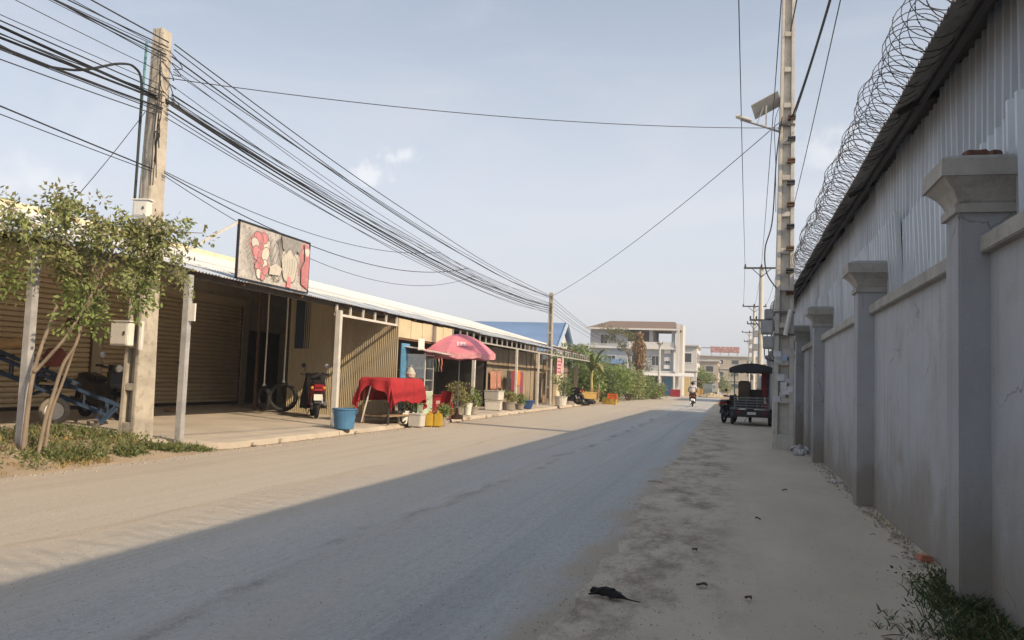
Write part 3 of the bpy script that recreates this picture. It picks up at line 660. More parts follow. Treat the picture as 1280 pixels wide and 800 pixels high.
# roof, one thing: main white roof, lower canopy of blue sheets
roof = thing('shop_roof', 'long low shop row roof, white above with faded blue canopy sheets at the eave', 'roof', (-9.55,0,3.2))
def wavesheet(w, run, rise, amp=.017, pitch=.1):
    g = MB(); n = int(round(w/pitch*4)); pts = [(i*w/n, amp*math.cos(i/4*2*math.pi)) for i in range(n+1)]
    for t in (0,1):
        for (yy,dz) in pts: g.v.append((-run*t, yy, rise*t+dz))
    k = len(pts); g.f = [(i, i+1, k+i+1, k+i) for i in range(k-1)]; return g
me = wavesheet(.9, 1.85, .47).mesh('canopy_sheet'); me.materials.append(blue_zinc)
me2 = wavesheet(.9, 6.1, 1.62).mesh('main_sheet'); me2.materials.append(white_zinc)
y = 5.0
while y < 56.5:
    if not (44.3 < y+.45 < 45.4):
        if not (12.2 < y+.45 < 13.1): obj('canopy_sheet', me, blue_zinc, roof, (U(-.02,.02)+(0 if y < 44 else -.15), y, U(-.006,.006)-(.0 if y < 30 else .05)), (U(-.004,.004),U(-.01,.01),0))
        else: obj('canopy_sheet', me, blue_zinc, roof, (-1.05, y, .26), (0,0,0))
    if y < 52: obj('roof_sheet', me2, white_zinc, roof, (-1.58, y, .385+.02), (U(-.002,.002),0,0))
    y += .88
g = MB(); g.bb(-7.75,-7.6,5,52,.2,2.0); g.build('ridge_wall', cream_wall, roof)
g = MB(); g.bb(-.30,-.22,4.8,44.0,-.10,.0); g.build('eave_beam', M('shaded_timber', (.10,.085,.07), .85, .3, 5, .2), roof)  # beam colour darkened to carry the shade of the overhanging sheets
g = MB(); g.bb(-1.75,-1.67,4.8,56,.24,.34); g.build('purlin', rust, roof)
for k in range(22):
    g = MB(); g.bar((-.08,0,-.04),(-3.4,0,.82),.06); g.build('rafter', rust, roof, loc=(0,5.4+k*2.33,0))
g = MB()
for x, z in ((-.14,-.30),): g.bb(x-.03,x+.03,18.8,22.75,z-.03,z+.03)
for k in range(6): g.bb(-.165,-.115,18.85+k*.76,18.9+k*.76,-.28,-.05)
g.build('truss', white_paint, roof)
truss_m = M('greyed_truss_paint', (.34,.33,.31), .7, .2, 5, .05, dirt=((.2,.15,.1), .55, .75, 8))
g = MB(); g.bb(-.17,-.11,27.6,56,-.40,-.34)
for k in range(36): g.bb(-.165,-.115,27.7+k*.8,27.75+k*.8,-.36,-.06)
g.build('truss', truss_m, roof)
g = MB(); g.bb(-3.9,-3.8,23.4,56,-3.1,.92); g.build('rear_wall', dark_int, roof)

# canopy posts
def post(label, x, y, z0, z1, w, mat, lean=0.):
    g = MB(); g.bar((0,0,0),(lean,0,z1-z0),w,w); o = g.build('canopy_post', mat, loc=(x,y,z0), bevel=.006); tag(o, label, 'post', 'canopy posts'); return o
post('grey steel canopy post left of the tree, at the left edge', -9.6, 9.5, .12, 3.12, .115, galv)
p1 = post('grey steel canopy post right of the near pole', -9.62, 12.95, .1, 3.12, .12, galv)
g = MB(); g.bb(.062,.17,-.02,.02,2.18,2.5); g.build('white_plate', white_paint, p1)
post('rust-spotted white post beside the blue bucket', -9.6, 18.85, .12, 3.0, .13, white_paint)
post('whitish post under the far side of the pink umbrella', -9.5, 29.7, .12, 2.85, .12, white_paint)
post('thin post between the hanging clothes', -9.65, 36.5, .12, 2.85, .10, white_paint)
post('thin post at the end of the ribbed sheet wall', -9.6, 40.6, .12, 2.8, .09, white_paint)
post('last canopy post beside the white potted bush', -9.6, 46.6, .12, 2.8, .09, white_paint)
post('inner thin steel post in front of the roller shutter', -14.2, 22.6, .2, 4.2, .07, rust)

# shop building with its shutter wall
shop = thing('shop_building', 'open-fronted shop behind the near pole, cream wall with wide roller shutters', 'building', (-16.7,0,.24))
g = MB(); g.bb(-.3,.0,3.0,30.0,3.62,5.0); g.build('lintel_wall', cream_wall, shop)
g = MB(); g.bb(-.3,.0,25.9,28.4,2.6,3.62); g.build('lintel_wall', cream_wall, shop)
for (a, b_) in ((3.0,3.4),(12.35,12.75),(18.6,18.95),(25.55,25.9),(28.4,30)):
    g = MB(); g.bb(-.3,.03,a,b_,-.1,3.62); g.build('wall_pier', cream_wall, shop)
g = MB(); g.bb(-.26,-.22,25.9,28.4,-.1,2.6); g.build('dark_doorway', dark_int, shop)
def shutter(label, a, b_):
    t = thing('roller_shutter', label, 'shutter', (-16.78,(a+b_)/2,.24), 0, 'roller shutters'); w = (b_-a)/2
    g = MB(); nz = 27; pitch = 3.52/nz
    prof = []
    for k in range(nz):
        for f_, dx in ((0,-.045),(.14,.04),(.5,.055),(.84,.04)): prof.append((dx, .06+(k+f_)*pitch))
    prof.append((0,3.58))
    for (dx,z) in prof: g.v += [(dx,-w,z),(dx,w,z)]
    g.f = [(2*i,2*i+1,2*i+3,2*i+2) for i in range(len(prof)-1)]
    g.build('slat_curtain', shutter_m, t)
    g = MB(); g.bb(-.02,.05,-w,w,.0,.1); g.build('bottom_bar', M('dark_brown_steel', (.05,.042,.035), .6), t)
    for s in (-1,1):
        g = MB(); g.bb(.03,.09,s*w-.04,s*w+.04,-.02,3.6); g.build('guide_rail', rust, t)
    g = MB(); g.bb(.032,.05,-.06,.06,1.3,1.36); g.build('handle', dark_steel, t)
    g = MB(); g.bb(-.02,.16,-w,w,3.4,3.62); g.build('roll_box', shutter_m, t)
shutter('khaki roller shutter at the left edge, behind the blue cart', 3.4, 12.35)
shutter('khaki roller shutter behind the tree and near pole', 12.75, 18.6)
shutter('khaki roller shutter right of the grey canopy post', 18.95, 25.55)
# ceiling lining behind the eave, side partition of ribbed yellow sheet
part = thing('ribbed_partition', 'yellow ribbed metal partition wall behind the scooter and red cloth', 'wall', (-9.62,22.7,.14))
def corrwall(length, h, nrm, pitch=.062, amp=.0075):
    """vertical-ribbed wall running along local -X, ribs towards -Y"""
    g = MB(); n = int(length/pitch*4); 
    for i in range(n+1):
        x = -length*i/n; d = -amp*(1 if (i % 4) in (1,2) else -1)
        g.v += [(x,d,0),(x,d,h)]
    g.f = [(2*i,2*i+1,2*i+3,2*i+2) for i in range(n)]; return g
for k in range(5):
    g = corrwall(.74, 2.98+.2*k, 0); o = g.build('ribbed_sheet', yellow_corr, part, loc=(-.74*k, U(-.008,.008)+.18*k*.25, 0), rot=(0,0,-.06))
g = MB(); g.bb(-3.5,-2.95,-.16,-.12,2.0,3.5); tag(g.build('blue_door_leaf', navy, loc=(-9.62,23.05,.14), bevel=.006), 'dark blue panel hanging at the inner end of the yellow partition', 'panel')
# beige fascia panels and small shop
fas = thing('fascia', 'beige metal fascia panels under the roof beside the pink umbrella', 'fascia', (-9.66,22.8,0))
for k in range(5):
    g = MB(); g.bb(-.03,.0,.02+k*.96,.94+k*.96,2.56,3.12-.02*(k%2)); g.build('panel', beige, fas, bevel=.004)
g = MB(); g.bb(-.045,-.032,0,4.85,2.5,3.1); g.build('backing', rust, fas)
bd = thing('blue_door', 'narrow bright blue door leaf at the corner of the yellow partition', 'door', (-9.55,22.85,.14))
g = MB(); g.bb(-.04,.0,.0,.62,.0,2.25); d = g.build('door_leaf', blue_paint, bd, bevel=.006)
for z in (.15,.85,1.55):
    g = MB(); g.bb(.0,.012,.08,.54,z,z+.55); g.build('panel', blue_paint, d, bevel=.004)
room = thing('dark_shop_room', 'dim back room of the small shop behind the umbrella', 'building', (-13.2,23.2,.14))
grey_corr = M('dull_grey_brown_sheet', (.30,.25,.18), .65, .2, 2.5, .06, metal=.1, stretch=(1,1,.25), dirt=((.16,.12,.09), .5, .75, 4))
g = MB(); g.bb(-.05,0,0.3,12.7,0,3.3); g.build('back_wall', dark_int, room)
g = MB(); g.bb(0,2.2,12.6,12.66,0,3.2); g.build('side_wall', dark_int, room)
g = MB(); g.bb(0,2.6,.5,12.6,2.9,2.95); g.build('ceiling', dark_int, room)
for z in (.5,1.0,1.5):
    g = MB(); g.bb(.05,.45,1.0,7.5,z,z+.03); g.build('shelf', wood, room)
good_m = [M('goods_%d'%i, c, .6, .25, 12, .05) for i, c in enumerate([(.5,.12,.08),(.5,.35,.08),(.12,.25,.4),(.55,.5,.42),(.2,.35,.12),(.4,.3,.2)])]
k = 0
for z in (.53,1.03,1.53):
    yy = 1.2
    while yy < 7.2:
        h = U(.15,.38); w = U(.12,.3); g = MB(); g.lathe([(w*.4,0),(w*.45,h*.7),(w*.2,h*.85),(w*.2,h)], 8, close=True); o = g.build('jar', random.choice(good_m), loc=(-12.95,23.2+yy,.14+z)); tag(o, 'small container on the back shelves of the dim shop', 'container', 'goods on the dim shop shelves'); yy += w+U(.08,.35)
# ribbed sheet wall further along and grey shacks
rw = thing('ribbed_wall', 'weathered grey-brown ribbed sheet wall behind the hanging clothes', 'wall', (-10.9,35.9,.14))
for k in range(12):
    g = corrwall(.92, 2.75, 0, .23 if k > 7 else .13, .03 if k > 7 else .02); g.build('ribbed_sheet', grey_corr, rw, loc=(U(-.015,.015), .92*k, U(-.02,.02)), rot=(0,0,R_(-90)))
g = MB(); g.bb(.045,.09,0,11.0,1.9,1.95); g.build('rail', wood, rw)
ew = thing('end_partition', 'brown timber partition at the far end of the shop row', 'wall', (-10.9,47.3,.1))
for k in range(9):
    g = MB(); g.bb(-.02,.02,.02+k*.9,.88+k*.9,0,2.5+U(-.15,.15)); g.build('board', [wood,grey_corr,dark_int][k%3], ew)
# ================================================================== PLANT BUILDERS
def rnd_unit():
    while True:
        v = Vector((U(-1,1),U(-1,1),U(-1,1)))
        if .05 < v.length < 1: return v.normalized()
def clump(g, c, r, n, L, W, droop=.3, up=.3):
    for _ in range(n):
        d = rnd_unit(); p = Vector(c)+Vector((d.x*r[0], d.y*r[1], d.z*r[2]))*(random.random()**.45)
        dr = (d+rnd_unit()*.9+Vector((0,0,up-droop))).normalized(); g.leaf(p, dr, rnd_unit()+Vector((0,0,.8)), L*U(.6,1.3), W*U(.7,1.2))
def bush(label, loc, r, n, L, W, mat, cat='bush', group=None, name='leafy_bush', stems=5, lumps=7):
    t = thing(name, label, cat, loc, 0, group); g = MB(); s = MB()
    for k in range(lumps):
        a = U(0,6.28); q = U(.2,.75); c = (r[0]*q*math.cos(a), r[1]*q*math.sin(a), r[2]*U(.35,1.35))
        sc = U(.35,.6); clump(g, c, (r[0]*sc, r[1]*sc, r[2]*sc*.9), n//lumps, L, W)
        s.tube([(c[0]*.15,c[1]*.15,-.05),(c[0]*.5,c[1]*.5,c[2]*.55),c], [.03*min(1,r[2]),.02*min(1,r[2]),.008], 5)
    g.build('foliage', mat, t); s.build('stem', bark, t); return t
bark = M('pale_bark', (.25,.20,.15), .9, .25, 9, .4, 60, stretch=(1,1,.3))
leaf_ol = leafmat('olive_leaf', (.25,.285,.11)); leaf_gr = leafmat('green_leaf', (.19,.255,.075)); leaf_dk = leafmat('dark_leaf', (.13,.18,.06))
leaf_yl = leafmat('yellow_green_leaf', (.26,.25,.10)); leaf_br = leafmat('dry_brown_leaf', (.30,.19,.10)); grass_m = leafmat('weed_green', (.16,.19,.07)); straw = leafmat('dry_straw', (.36,.28,.13))

# ------------------------------------------------------------------ the tree in front of the near pole
tr = thing('small_tree', 'spindly small tree with wispy olive leaves in front of the near pole', 'tree', (-9.33,9.62,.12))
tru, trv = Vector((.71,.70,0)), Vector((-.70,.71,0))
def T(u, w, v=0): u = (u-.2)*.76; w = w*.82+.12; p = tru*u+trv*(v*.6-.15); return Vector((p.x,p.y,w))
def limb(g, pts, r0, r1, n=7):
    P = [Vector(p) for p in pts]; Q = [P[0]]+P+[P[-1]]; out = []
    for i in range(1, len(Q)-2):
        for k in range(5):
            t = k/5; a,b,c,d = Q[i-1],Q[i],Q[i+1],Q[i+2]
            out.append(.5*((2*b)+(c-a)*t+(2*a-5*b+4*c-d)*t*t+(3*b-a-3*c+d)*t**3))
    out.append(P[-1]); m_ = len(out); g.tube(out, [r0+(r1-r0)*i/(m_-1) for i in range(m_)], n); return out
tg = MB()
A = limb(tg, [T(-.12,-.1),T(-.10,.6),T(-.06,1.2),T(.05,1.75,.1),T(.25,2.45,.15)], .038, .022)
limb(tg, [T(-.05,1.28),T(.2,1.6,-.1),T(.45,1.95,-.2),T(.72,2.5,-.15),T(.95,3.0,-.1)], .028, .015)
B = limb(tg, [T(.12,-.1,.1),T(.2,.5,.12),T(.3,.95,.1),T(.42,1.45),T(.6,1.8),T(.72,2.4),T(.9,2.9),T(1.05,3.3)], .03, .018)
limb(tg, [T(.22,-.1,.2),T(.28,.6,.2),T(.42,1.1,.18),T(.58,1.7,.15)], .026, .018)
tg.build('trunk', bark, tr, smooth=True)
lg = MB(); bg_ = MB()
tips = []
for (s, e, w) in [((.95,3.0),(-.4,3.95),.3),((.9,2.9),(.2,4.15),-.3),((.9,2.9),(.75,4.2),.2),((1.05,3.3),(1.5,3.9),.4),((1.05,3.3),(2.0,3.75),-.2),((1.05,3.3),(2.7,3.95),-.1),((.72,2.4),(1.4,3.0),-.4),((.6,3.0),(-.3,3.3),-.5),((.5,3.4),(-.8,3.6),-.3),((.5,3.2),(-.9,3.1),.4),((1.0,3.2),(2.3,3.2),.3),((.72,2.5),(.4,3.2),.6),((1.3,3.6),(2.3,3.5),-.5),((.3,3.7),(.1,4.4),0),((1.4,3.6),(1.9,2.9),-.3),((.9,3.1),(1.0,3.9),-.5),((-.1,3.6),(-1.0,4.0),.1)]:
    a, b_ = T(*s), T(e[0], e[1], w); mid = a.lerp(b_, .5)+Vector((0,0,U(.05,.25))); limb(bg_, [a, mid, b_], .018, .005, 5); tips.append((a, mid, b_))
for (a, mid, b_) in tips:
    for k in range(11):
        t = U(.2,1.05); p = (a.lerp(mid, t*2) if t < .5 else mid.lerp(b_, (t-.5)*2)) + rnd_unit()*U(.02,.22)
        q = p+Vector((U(-.28,.28),U(-.28,.28),U(-.38,.22))); bg_.tube([p, p.lerp(q,.5)+Vector((0,0,.04)), q], [.006,.004,.002], 4)
        for j in range(27):
            s = U(.1,1.1); pp = p.lerp(q, s)+rnd_unit()*.07; lg.leaf(pp, rnd_unit()+Vector((0,0,-.25)), rnd_unit()+Vector((0,0,.7)), U(.035,.12), U(.018,.055))
bg_.build('branches', bark, tr); lg.build('crown', leaf_ol, tr)
# a second batch of yellower leaves
l2 = MB()
for (a, mid, b_) in tips:
    for k in range(5):
        c = mid.lerp(b_, U(0,1))+rnd_unit()*.2; clump(l2, c, (.18,.18,.15), 24, .085, .042)
l2.build('crown', leaf_yl, tr)
tips3 = MB()
for c in [T(.45,2.2,-.2),T(.75,2.45,-.2),T(.9,2.2,-.1),T(1.6,2.6,-.2),T(1.75,2.75,-.3),T(1.5,2.9,0),T(-.8,2.9,.2),T(-.5,2.75,-.2),T(.5,2.6,.1),T(.8,2.7,.3)]: clump(tips3, c, (.24,.24,.3), 110, .085, .042, droop=.7)
tips3.build('crown', leaf_gr, tr)

# weeds on the bank: one uncountable mass
def blades(g, x, y, z, h, n, spread, wide=.012):
    for _ in range(n):
        a = U(0,6.28); d = Vector((math.cos(a)*spread*U(.2,1), math.sin(a)*spread*U(.2,1), 1)).normalized(); L = h*U(.5,1.2); p = Vector((x+U(-.08,.08), y+U(-.08,.08), z))
        s = d.cross(Vector((U(-1,1),U(-1,1),0))).normalized()*wide; m_ = p+d*L*.6; e = p+d*L+Vector((d.x,d.y,-.3))*L*.25
        g.add([p-s, p+s, m_+s*.8, m_-s*.8, e], [(0,1,2,3),(3,2,4)])
g1 = MB(); g2 = MB()
def inbank(x, y): return bank((-8.72-x)/4.2, (y+10)/23.6)[2]
for _ in range(760):
    t = random.random(); y = 9.6+3.6*t; x = -9.0-.3*U(0,1)-(.4*U(0,1) if random.random() < .35 else 0)
    if mnoise.noise(Vector((x*2.2,y*2.2,9))) < -.12: continue
    clump(g1, (x, y, inbank(x,y)+.025), (.11,.11,U(.02,.07)), 7, .07, .034, up=.4)
    if random.random() < .3: blades(g1, x, y, inbank(x,y)-.01, .16, 4, .8)
for _ in range(420):
    x, y = -10.3+random.gauss(0,.45), 11.2+random.gauss(0,.7)
    if x > -9.1 or x < -12.5: continue
    clump(g1, (x, y, inbank(x,y)+.06), (.1,.1,.09), 8, .07, .03, up=.6)
    if random.random() < .25: blades(g2, x, y, inbank(x,y)-.01, .22, 4, .8, .007)
for _ in range(260):
    x, y = -9.1-abs(random.gauss(0,.55)), U(6.2,10.6)
    if mnoise.noise(Vector((x*1.6,y*1.6,4))) < -.05: continue
    blades(g2, x, y, inbank(x,y)-.01, U(.06,.17), 5, 1.1, .007)
    if random.random() < .6: clump(g1, (x,y,inbank(x,y)+.04), (.12,.12,.07), 9, .06, .03)
for _ in range(420):
    x, y = -8.85-.75*random.random()**1.4, U(6.8,10.4)
    q = mnoise.noise(Vector((x*2.0,y*2.0,14)))
    if q > .05: blades(g2, x, y, inbank(x,y)-.01, U(.05,.15), 5, 1.2, .006)
    elif q < -.12: clump(g1, (x,y,inbank(x,y)+.03), (.11,.11,.05), 8, .06, .03)
w1 = stuff(g1.build('bank_weeds', grass_m)); w1['label'] = 'green weeds growing along the left road edge'; w1['category'] = 'weeds'
w2 = stuff(g2.build('dry_grass', straw)); w2['label'] = 'dry straw coloured grass on the earth bank'; w2['category'] = 'grass'
g3 = MB(); g4 = MB()
for _ in range(420):
    y = 4.3+random.random()**1.3*2.75; f = (7.1-y)/2.8; x = 1.62-abs(random.gauss(0,.10+.30*f)); 
    if x < .75: continue
    blades(g3, x, y, -.01, U(.06,.17)*(1.1 if x > 1.25 else .6), 8, 1.3, .0045)
for _ in range(160):
    y = U(4.6,7.4); x = 1.62-abs(random.gauss(0,.18)); clump(g3, (x,y,.05), (.08,.08,.05), 10, .04, .016, up=.6)
    if random.random() < .5: blades(g4, x, y, -.01, .16, 4, 1.4, .004)
for _ in range(60):
    x = 1.66-abs(random.gauss(0,.05)); y = 7+random.random()*6; blades(g4, x, y, -.01, .06, 4, 1., .004)
w3 = stuff(g3.build('wall_foot_grass', leafmat('shade_grass', (.055,.085,.03)))); w3['label'] = 'dark green grass at the foot of the nearest wall pillar'; w3['category'] = 'grass'
w4 = stuff(g4.build('wall_foot_straw', straw)); w4['label'] = 'dry stalks mixed into the grass by the wall'; w4['category'] = 'grass'

# cut stump with a pale orange end, tin sheets behind it
t = thing('tree_stump', 'sawn stump with an orange cut face among the bank weeds', 'stump', (-10.15,10.85,.28))
g = MB(); g.tube([(.12,-.06,.02),(-.1,.12,.05),(-.45,.5,.03)], [.085,.095,.08], 10); g.build('log', bark, t, smooth=False)
g = MB(); g.lathe([(0,0),(.078,0)], 12); g.build('cut_face', M('fresh_cut_wood', (.55,.27,.09), .8, .2, 14, .1), t, loc=(.122,-.062,.02), rot=(R_(72),0,R_(52)))

# ------------------------------------------------------------------ painted sign on the canopy
def signmat():
    mt = M('faded_sign_print', (.50,.48,.46), .7, .13, 5, .03, dirt=((.36,.35,.34), .46, .66, 9)); nt = mt.node_tree; N = nt.nodes; L = nt.links; b = N['Principled BSDF']
    src = b.inputs['Base Color'].links[0].from_socket; tc = N.new('ShaderNodeTexCoord')
    nz = N.new('ShaderNodeTexNoise'); nz.inputs['Scale'].default_value = 3.2; nz.inputs['Detail'].default_value = 5; L.new(tc.outputs['Object'], nz.inputs['Vector'])
    ws = N.new('ShaderNodeVectorMath'); ws.operation = 'SCALE'; L.new(nz.outputs['Color'], ws.inputs[0]); ws.inputs['Scale'].default_value = .42
    wv = N.new('ShaderNodeVectorMath'); wv.operation = 'ADD'; L.new(tc.outputs['Object'], wv.inputs[0]); L.new(ws.outputs[0], wv.inputs[1])
    def blot(c, sc, col, src, soft=.05, amt=.85):
        sb = N.new('ShaderNodeVectorMath'); sb.operation = 'SUBTRACT'; L.new(wv.outputs[0], sb.inputs[0]); sb.inputs[1].default_value = (.21, c[0]+.21, c[1]+.21)
        ml = N.new('ShaderNodeVectorMath'); ml.operation = 'MULTIPLY'; L.new(sb.outputs[0], ml.inputs[0]); ml.inputs[1].default_value = (0, 1/sc[0], 1/sc[1])
        ln = N.new('ShaderNodeVectorMath'); ln.operation = 'LENGTH'; L.new(ml.outputs[0], ln.inputs[0])
        r = N.new('ShaderNodeMapRange'); r.inputs[1].default_value = 1-soft*2; r.inputs[2].default_value = 1+soft; r.inputs[3].default_value = amt; r.inputs[4].default_value = 0; L.new(ln.outputs['Value'], r.inputs[0])
        mx = N.new('ShaderNodeMix'); mx.data_type = 'RGBA'; L.new(r.outputs[0], mx.inputs[0]); L.new(src, mx.inputs[6]); mx.inputs[7].default_value = (*col,1); return mx.outputs[2]
    for c, sc, col, s_, am in [((.75,.58),(.62,.56),(.30,.29,.28),.12,.65),((.78,.72),(.38,.34),(.50,.14,.16),.08,.9),((.86,.36),(.26,.26),(.50,.17,.18),.08,.85),((.80,.74),(.09,.16),(.66,.5,.48),.05,.7),((1.85,.94),(.46,.28),(.09,.085,.085),.05,.92),((1.95,.60),(.33,.32),(.50,.46,.41),.05,.9),((1.6,.55),(.2,.42),(.27,.26,.25),.1,.6),((1.9,.12),(.10,.24),(.62,.16,.19),.04,.9),((2.60,.62),(.26,.56),(.48,.15,.17),.08,.85),((2.45,.45),(.08,.3),(.2,.19,.19),.1,.6),((2.66,.94),(.14,.10),(.66,.45,.44),.1,.8),((1.35,.2),(.3,.14),(.58,.53,.42),.1,.7)]:
        src = blot(c, sc, col, src, s_, am)
    nl = N.new('ShaderNodeTexNoise'); nl.inputs['Scale'].default_value = 6; nl.inputs['Detail'].default_value = 3; L.new(tc.outputs['Object'], nl.inputs['Vector'])
    ab = N.new('ShaderNodeMath'); ab.operation = 'SUBTRACT'; L.new(nl.outputs[0], ab.inputs[0]); ab.inputs[1].default_value = .5
    a2 = N.new('ShaderNodeMath'); a2.operation = 'ABSOLUTE'; L.new(ab.outputs[0], a2.inputs[0])
    r = N.new('ShaderNodeMapRange'); r.inputs[1].default_value = .004; r.inputs[2].default_value = .018; r.inputs[3].default_value = .75; r.inputs[4].default_value = 0; L.new(a2.outputs[0], r.inputs[0])
    mx = N.new('ShaderNodeMix'); mx.data_type = 'RGBA'; L.new(r.outputs[0], mx.inputs[0]); L.new(src, mx.inputs[6]); mx.inputs[7].default_value = (.16,.15,.15,1)
    L.new(mx.outputs[2], b.inputs['Base Color']); return mt
sg = thing('painted_sign', 'faded grey and pink painted sign board standing on the canopy edge', 'sign', (-9.56,14.32,3.26), R_(0))
g = MB(); g.bb(-.02,0,.0,2.78,0,1.12); g.build('board', signmat(), sg)
# printed shapes on the board: generic flowers, leaf and ribbon outlines
ink_k = M('print_ink_dark', (.14,.135,.135), .75, .3, 9, 0); ink_p = M('print_ink_pink', (.50,.20,.22), .75, .25, 7, 0, dirt=((.55,.36,.36), .55, .7, 12)); ink_w = M('print_ink_cream', (.55,.52,.46), .75, .12, 9, 0); ink_g = M('print_ink_grey', (.27,.265,.26), .75, .25, 9, 0)
board = sg.children[0]; lay = [0]
def shape(pts, mat):
    lay[0] += 1; x = .0015+.0007*lay[0]; g = MB(); g.add([(x, min(2.77,max(.01,a)), min(1.11,max(.01,b_))) for a, b_ in pts], [tuple(range(len(pts)))]); g.build('print_shape', mat, board)
def stroke(pts, w, mat=None):
    lay[0] += 1; x = .0015+.0007*lay[0]; g = MB(); n = len(pts)
    for i in range(n-1):
        (a,b_),(c,d) = pts[i], pts[i+1]; l = math.hypot(c-a,d-b_) or 1; nx, ny = -(d-b_)/l*w, (c-a)/l*w
        g.add([(x,a-nx,b_-ny),(x,c-nx,d-ny),(x,c+nx,d+ny),(x,a+nx,b_+ny)], [(0,1,2,3)])
    g.build('print_line', mat or ink_k, board)
def blobpts(cx, cy, rx, ry, n=22, k=3, am=.12, ph=0.): return [(cx+rx*(1+am*math.sin(k*t+ph))*math.cos(t), cy+ry*(1+am*math.sin(k*t+ph))*math.sin(t)) for t in [2*math.pi*i/n for i in range(n)]]
def flower(cx, cy, r, np_=6, ph=0):
    for i in range(np_):
        a = ph+2*math.pi*i/np_; px, py = cx+r*.62*math.cos(a), cy+r*.62*math.sin(a); q = blobpts(px, py, r*.46, r*.40, 16, 2, .15, a); shape(q, ink_p if i % 3 else ink_w); stroke(q+[q[0]], .008)
    shape(blobpts(cx, cy, r*.3, r*.3, 14), ink_p); q = [(cx+r*.26*t*math.cos(t*9), cy+r*.26*t*math.sin(t*9)) for t in [i/20 for i in range(21)]]; stroke(q, .008)
flower(.80,.72,.34,7,.3); flower(.84,.28,.24,6,.9)
shape(blobpts(1.93,.52,.34,.42,24,5,.07), ink_w); shape([(1.55,1.10),(2.42,1.10),(2.36,.78),(2.22,.86),(2.08,.70),(1.92,.88),(1.78,.72),(1.62,.84)], ink_g)
q = blobpts(1.93,.48,.33,.36,24,5,.07); stroke(q+[q[0]], .009)
for i in range(5): stroke([(1.70+.1*i,.30+.03*math.sin(i*2)),(1.74+.1*i,.48),(1.70+.11*i,.66)], .007, ink_g)
shape([(1.84,.0),(2.02,.0),(2.0,.24),(1.88,.26)], ink_p); shape([(2.46,.15),(2.76,.05),(2.77,1.0),(2.52,1.08),(2.58,.7),(2.44,.5)], ink_p); stroke([(2.46,.15),(2.44,.5),(2.58,.7),(2.52,1.08)], .009); shape(blobpts(2.66,.90,.1,.09), ink_w)
for i in range(9): stroke([(.10+.04*i+.25*t, 1.02-.1*i+.06*math.sin(t*7+i)) for t in [k/9 for k in range(10)]], .006, ink_g)
for i in range(7): stroke([(1.18+.05*i+.12*math.sin(t*5+i), .08+.9*t) for t in [k/9 for k in range(10)]], .006, ink_g if i % 2 else ink_k)
q = [(1.05+.5*t,.16+.06*math.sin(t*6)) for t in [k/9 for k in range(10)]]; stroke(q, .012); shape([(1.1,.2),(1.5,.22),(1.6,.38),(1.35,.46),(1.12,.36)], ink_w)
g = MB()
for (a,b_,c,d) in ((-.03,.0,-.02,1.14),(2.78,2.81,-.02,1.14)): g.bb(-.03,.02,a,b_,c,d)
for (c,d) in ((-.03,0),(1.12,1.15)): g.bb(-.03,.02,-.03,2.81,c,d)
g.build('frame', black_plastic, sg)
g = MB(); g.bar((-.03,0,1.1),(-.75,-1.0,.20),.05); g.build('brace', galv, sg); g = MB(); g.bar((-.03,2.7,1.1),(-1.3,2.5,.42),.04); g.build('brace', galv, sg)

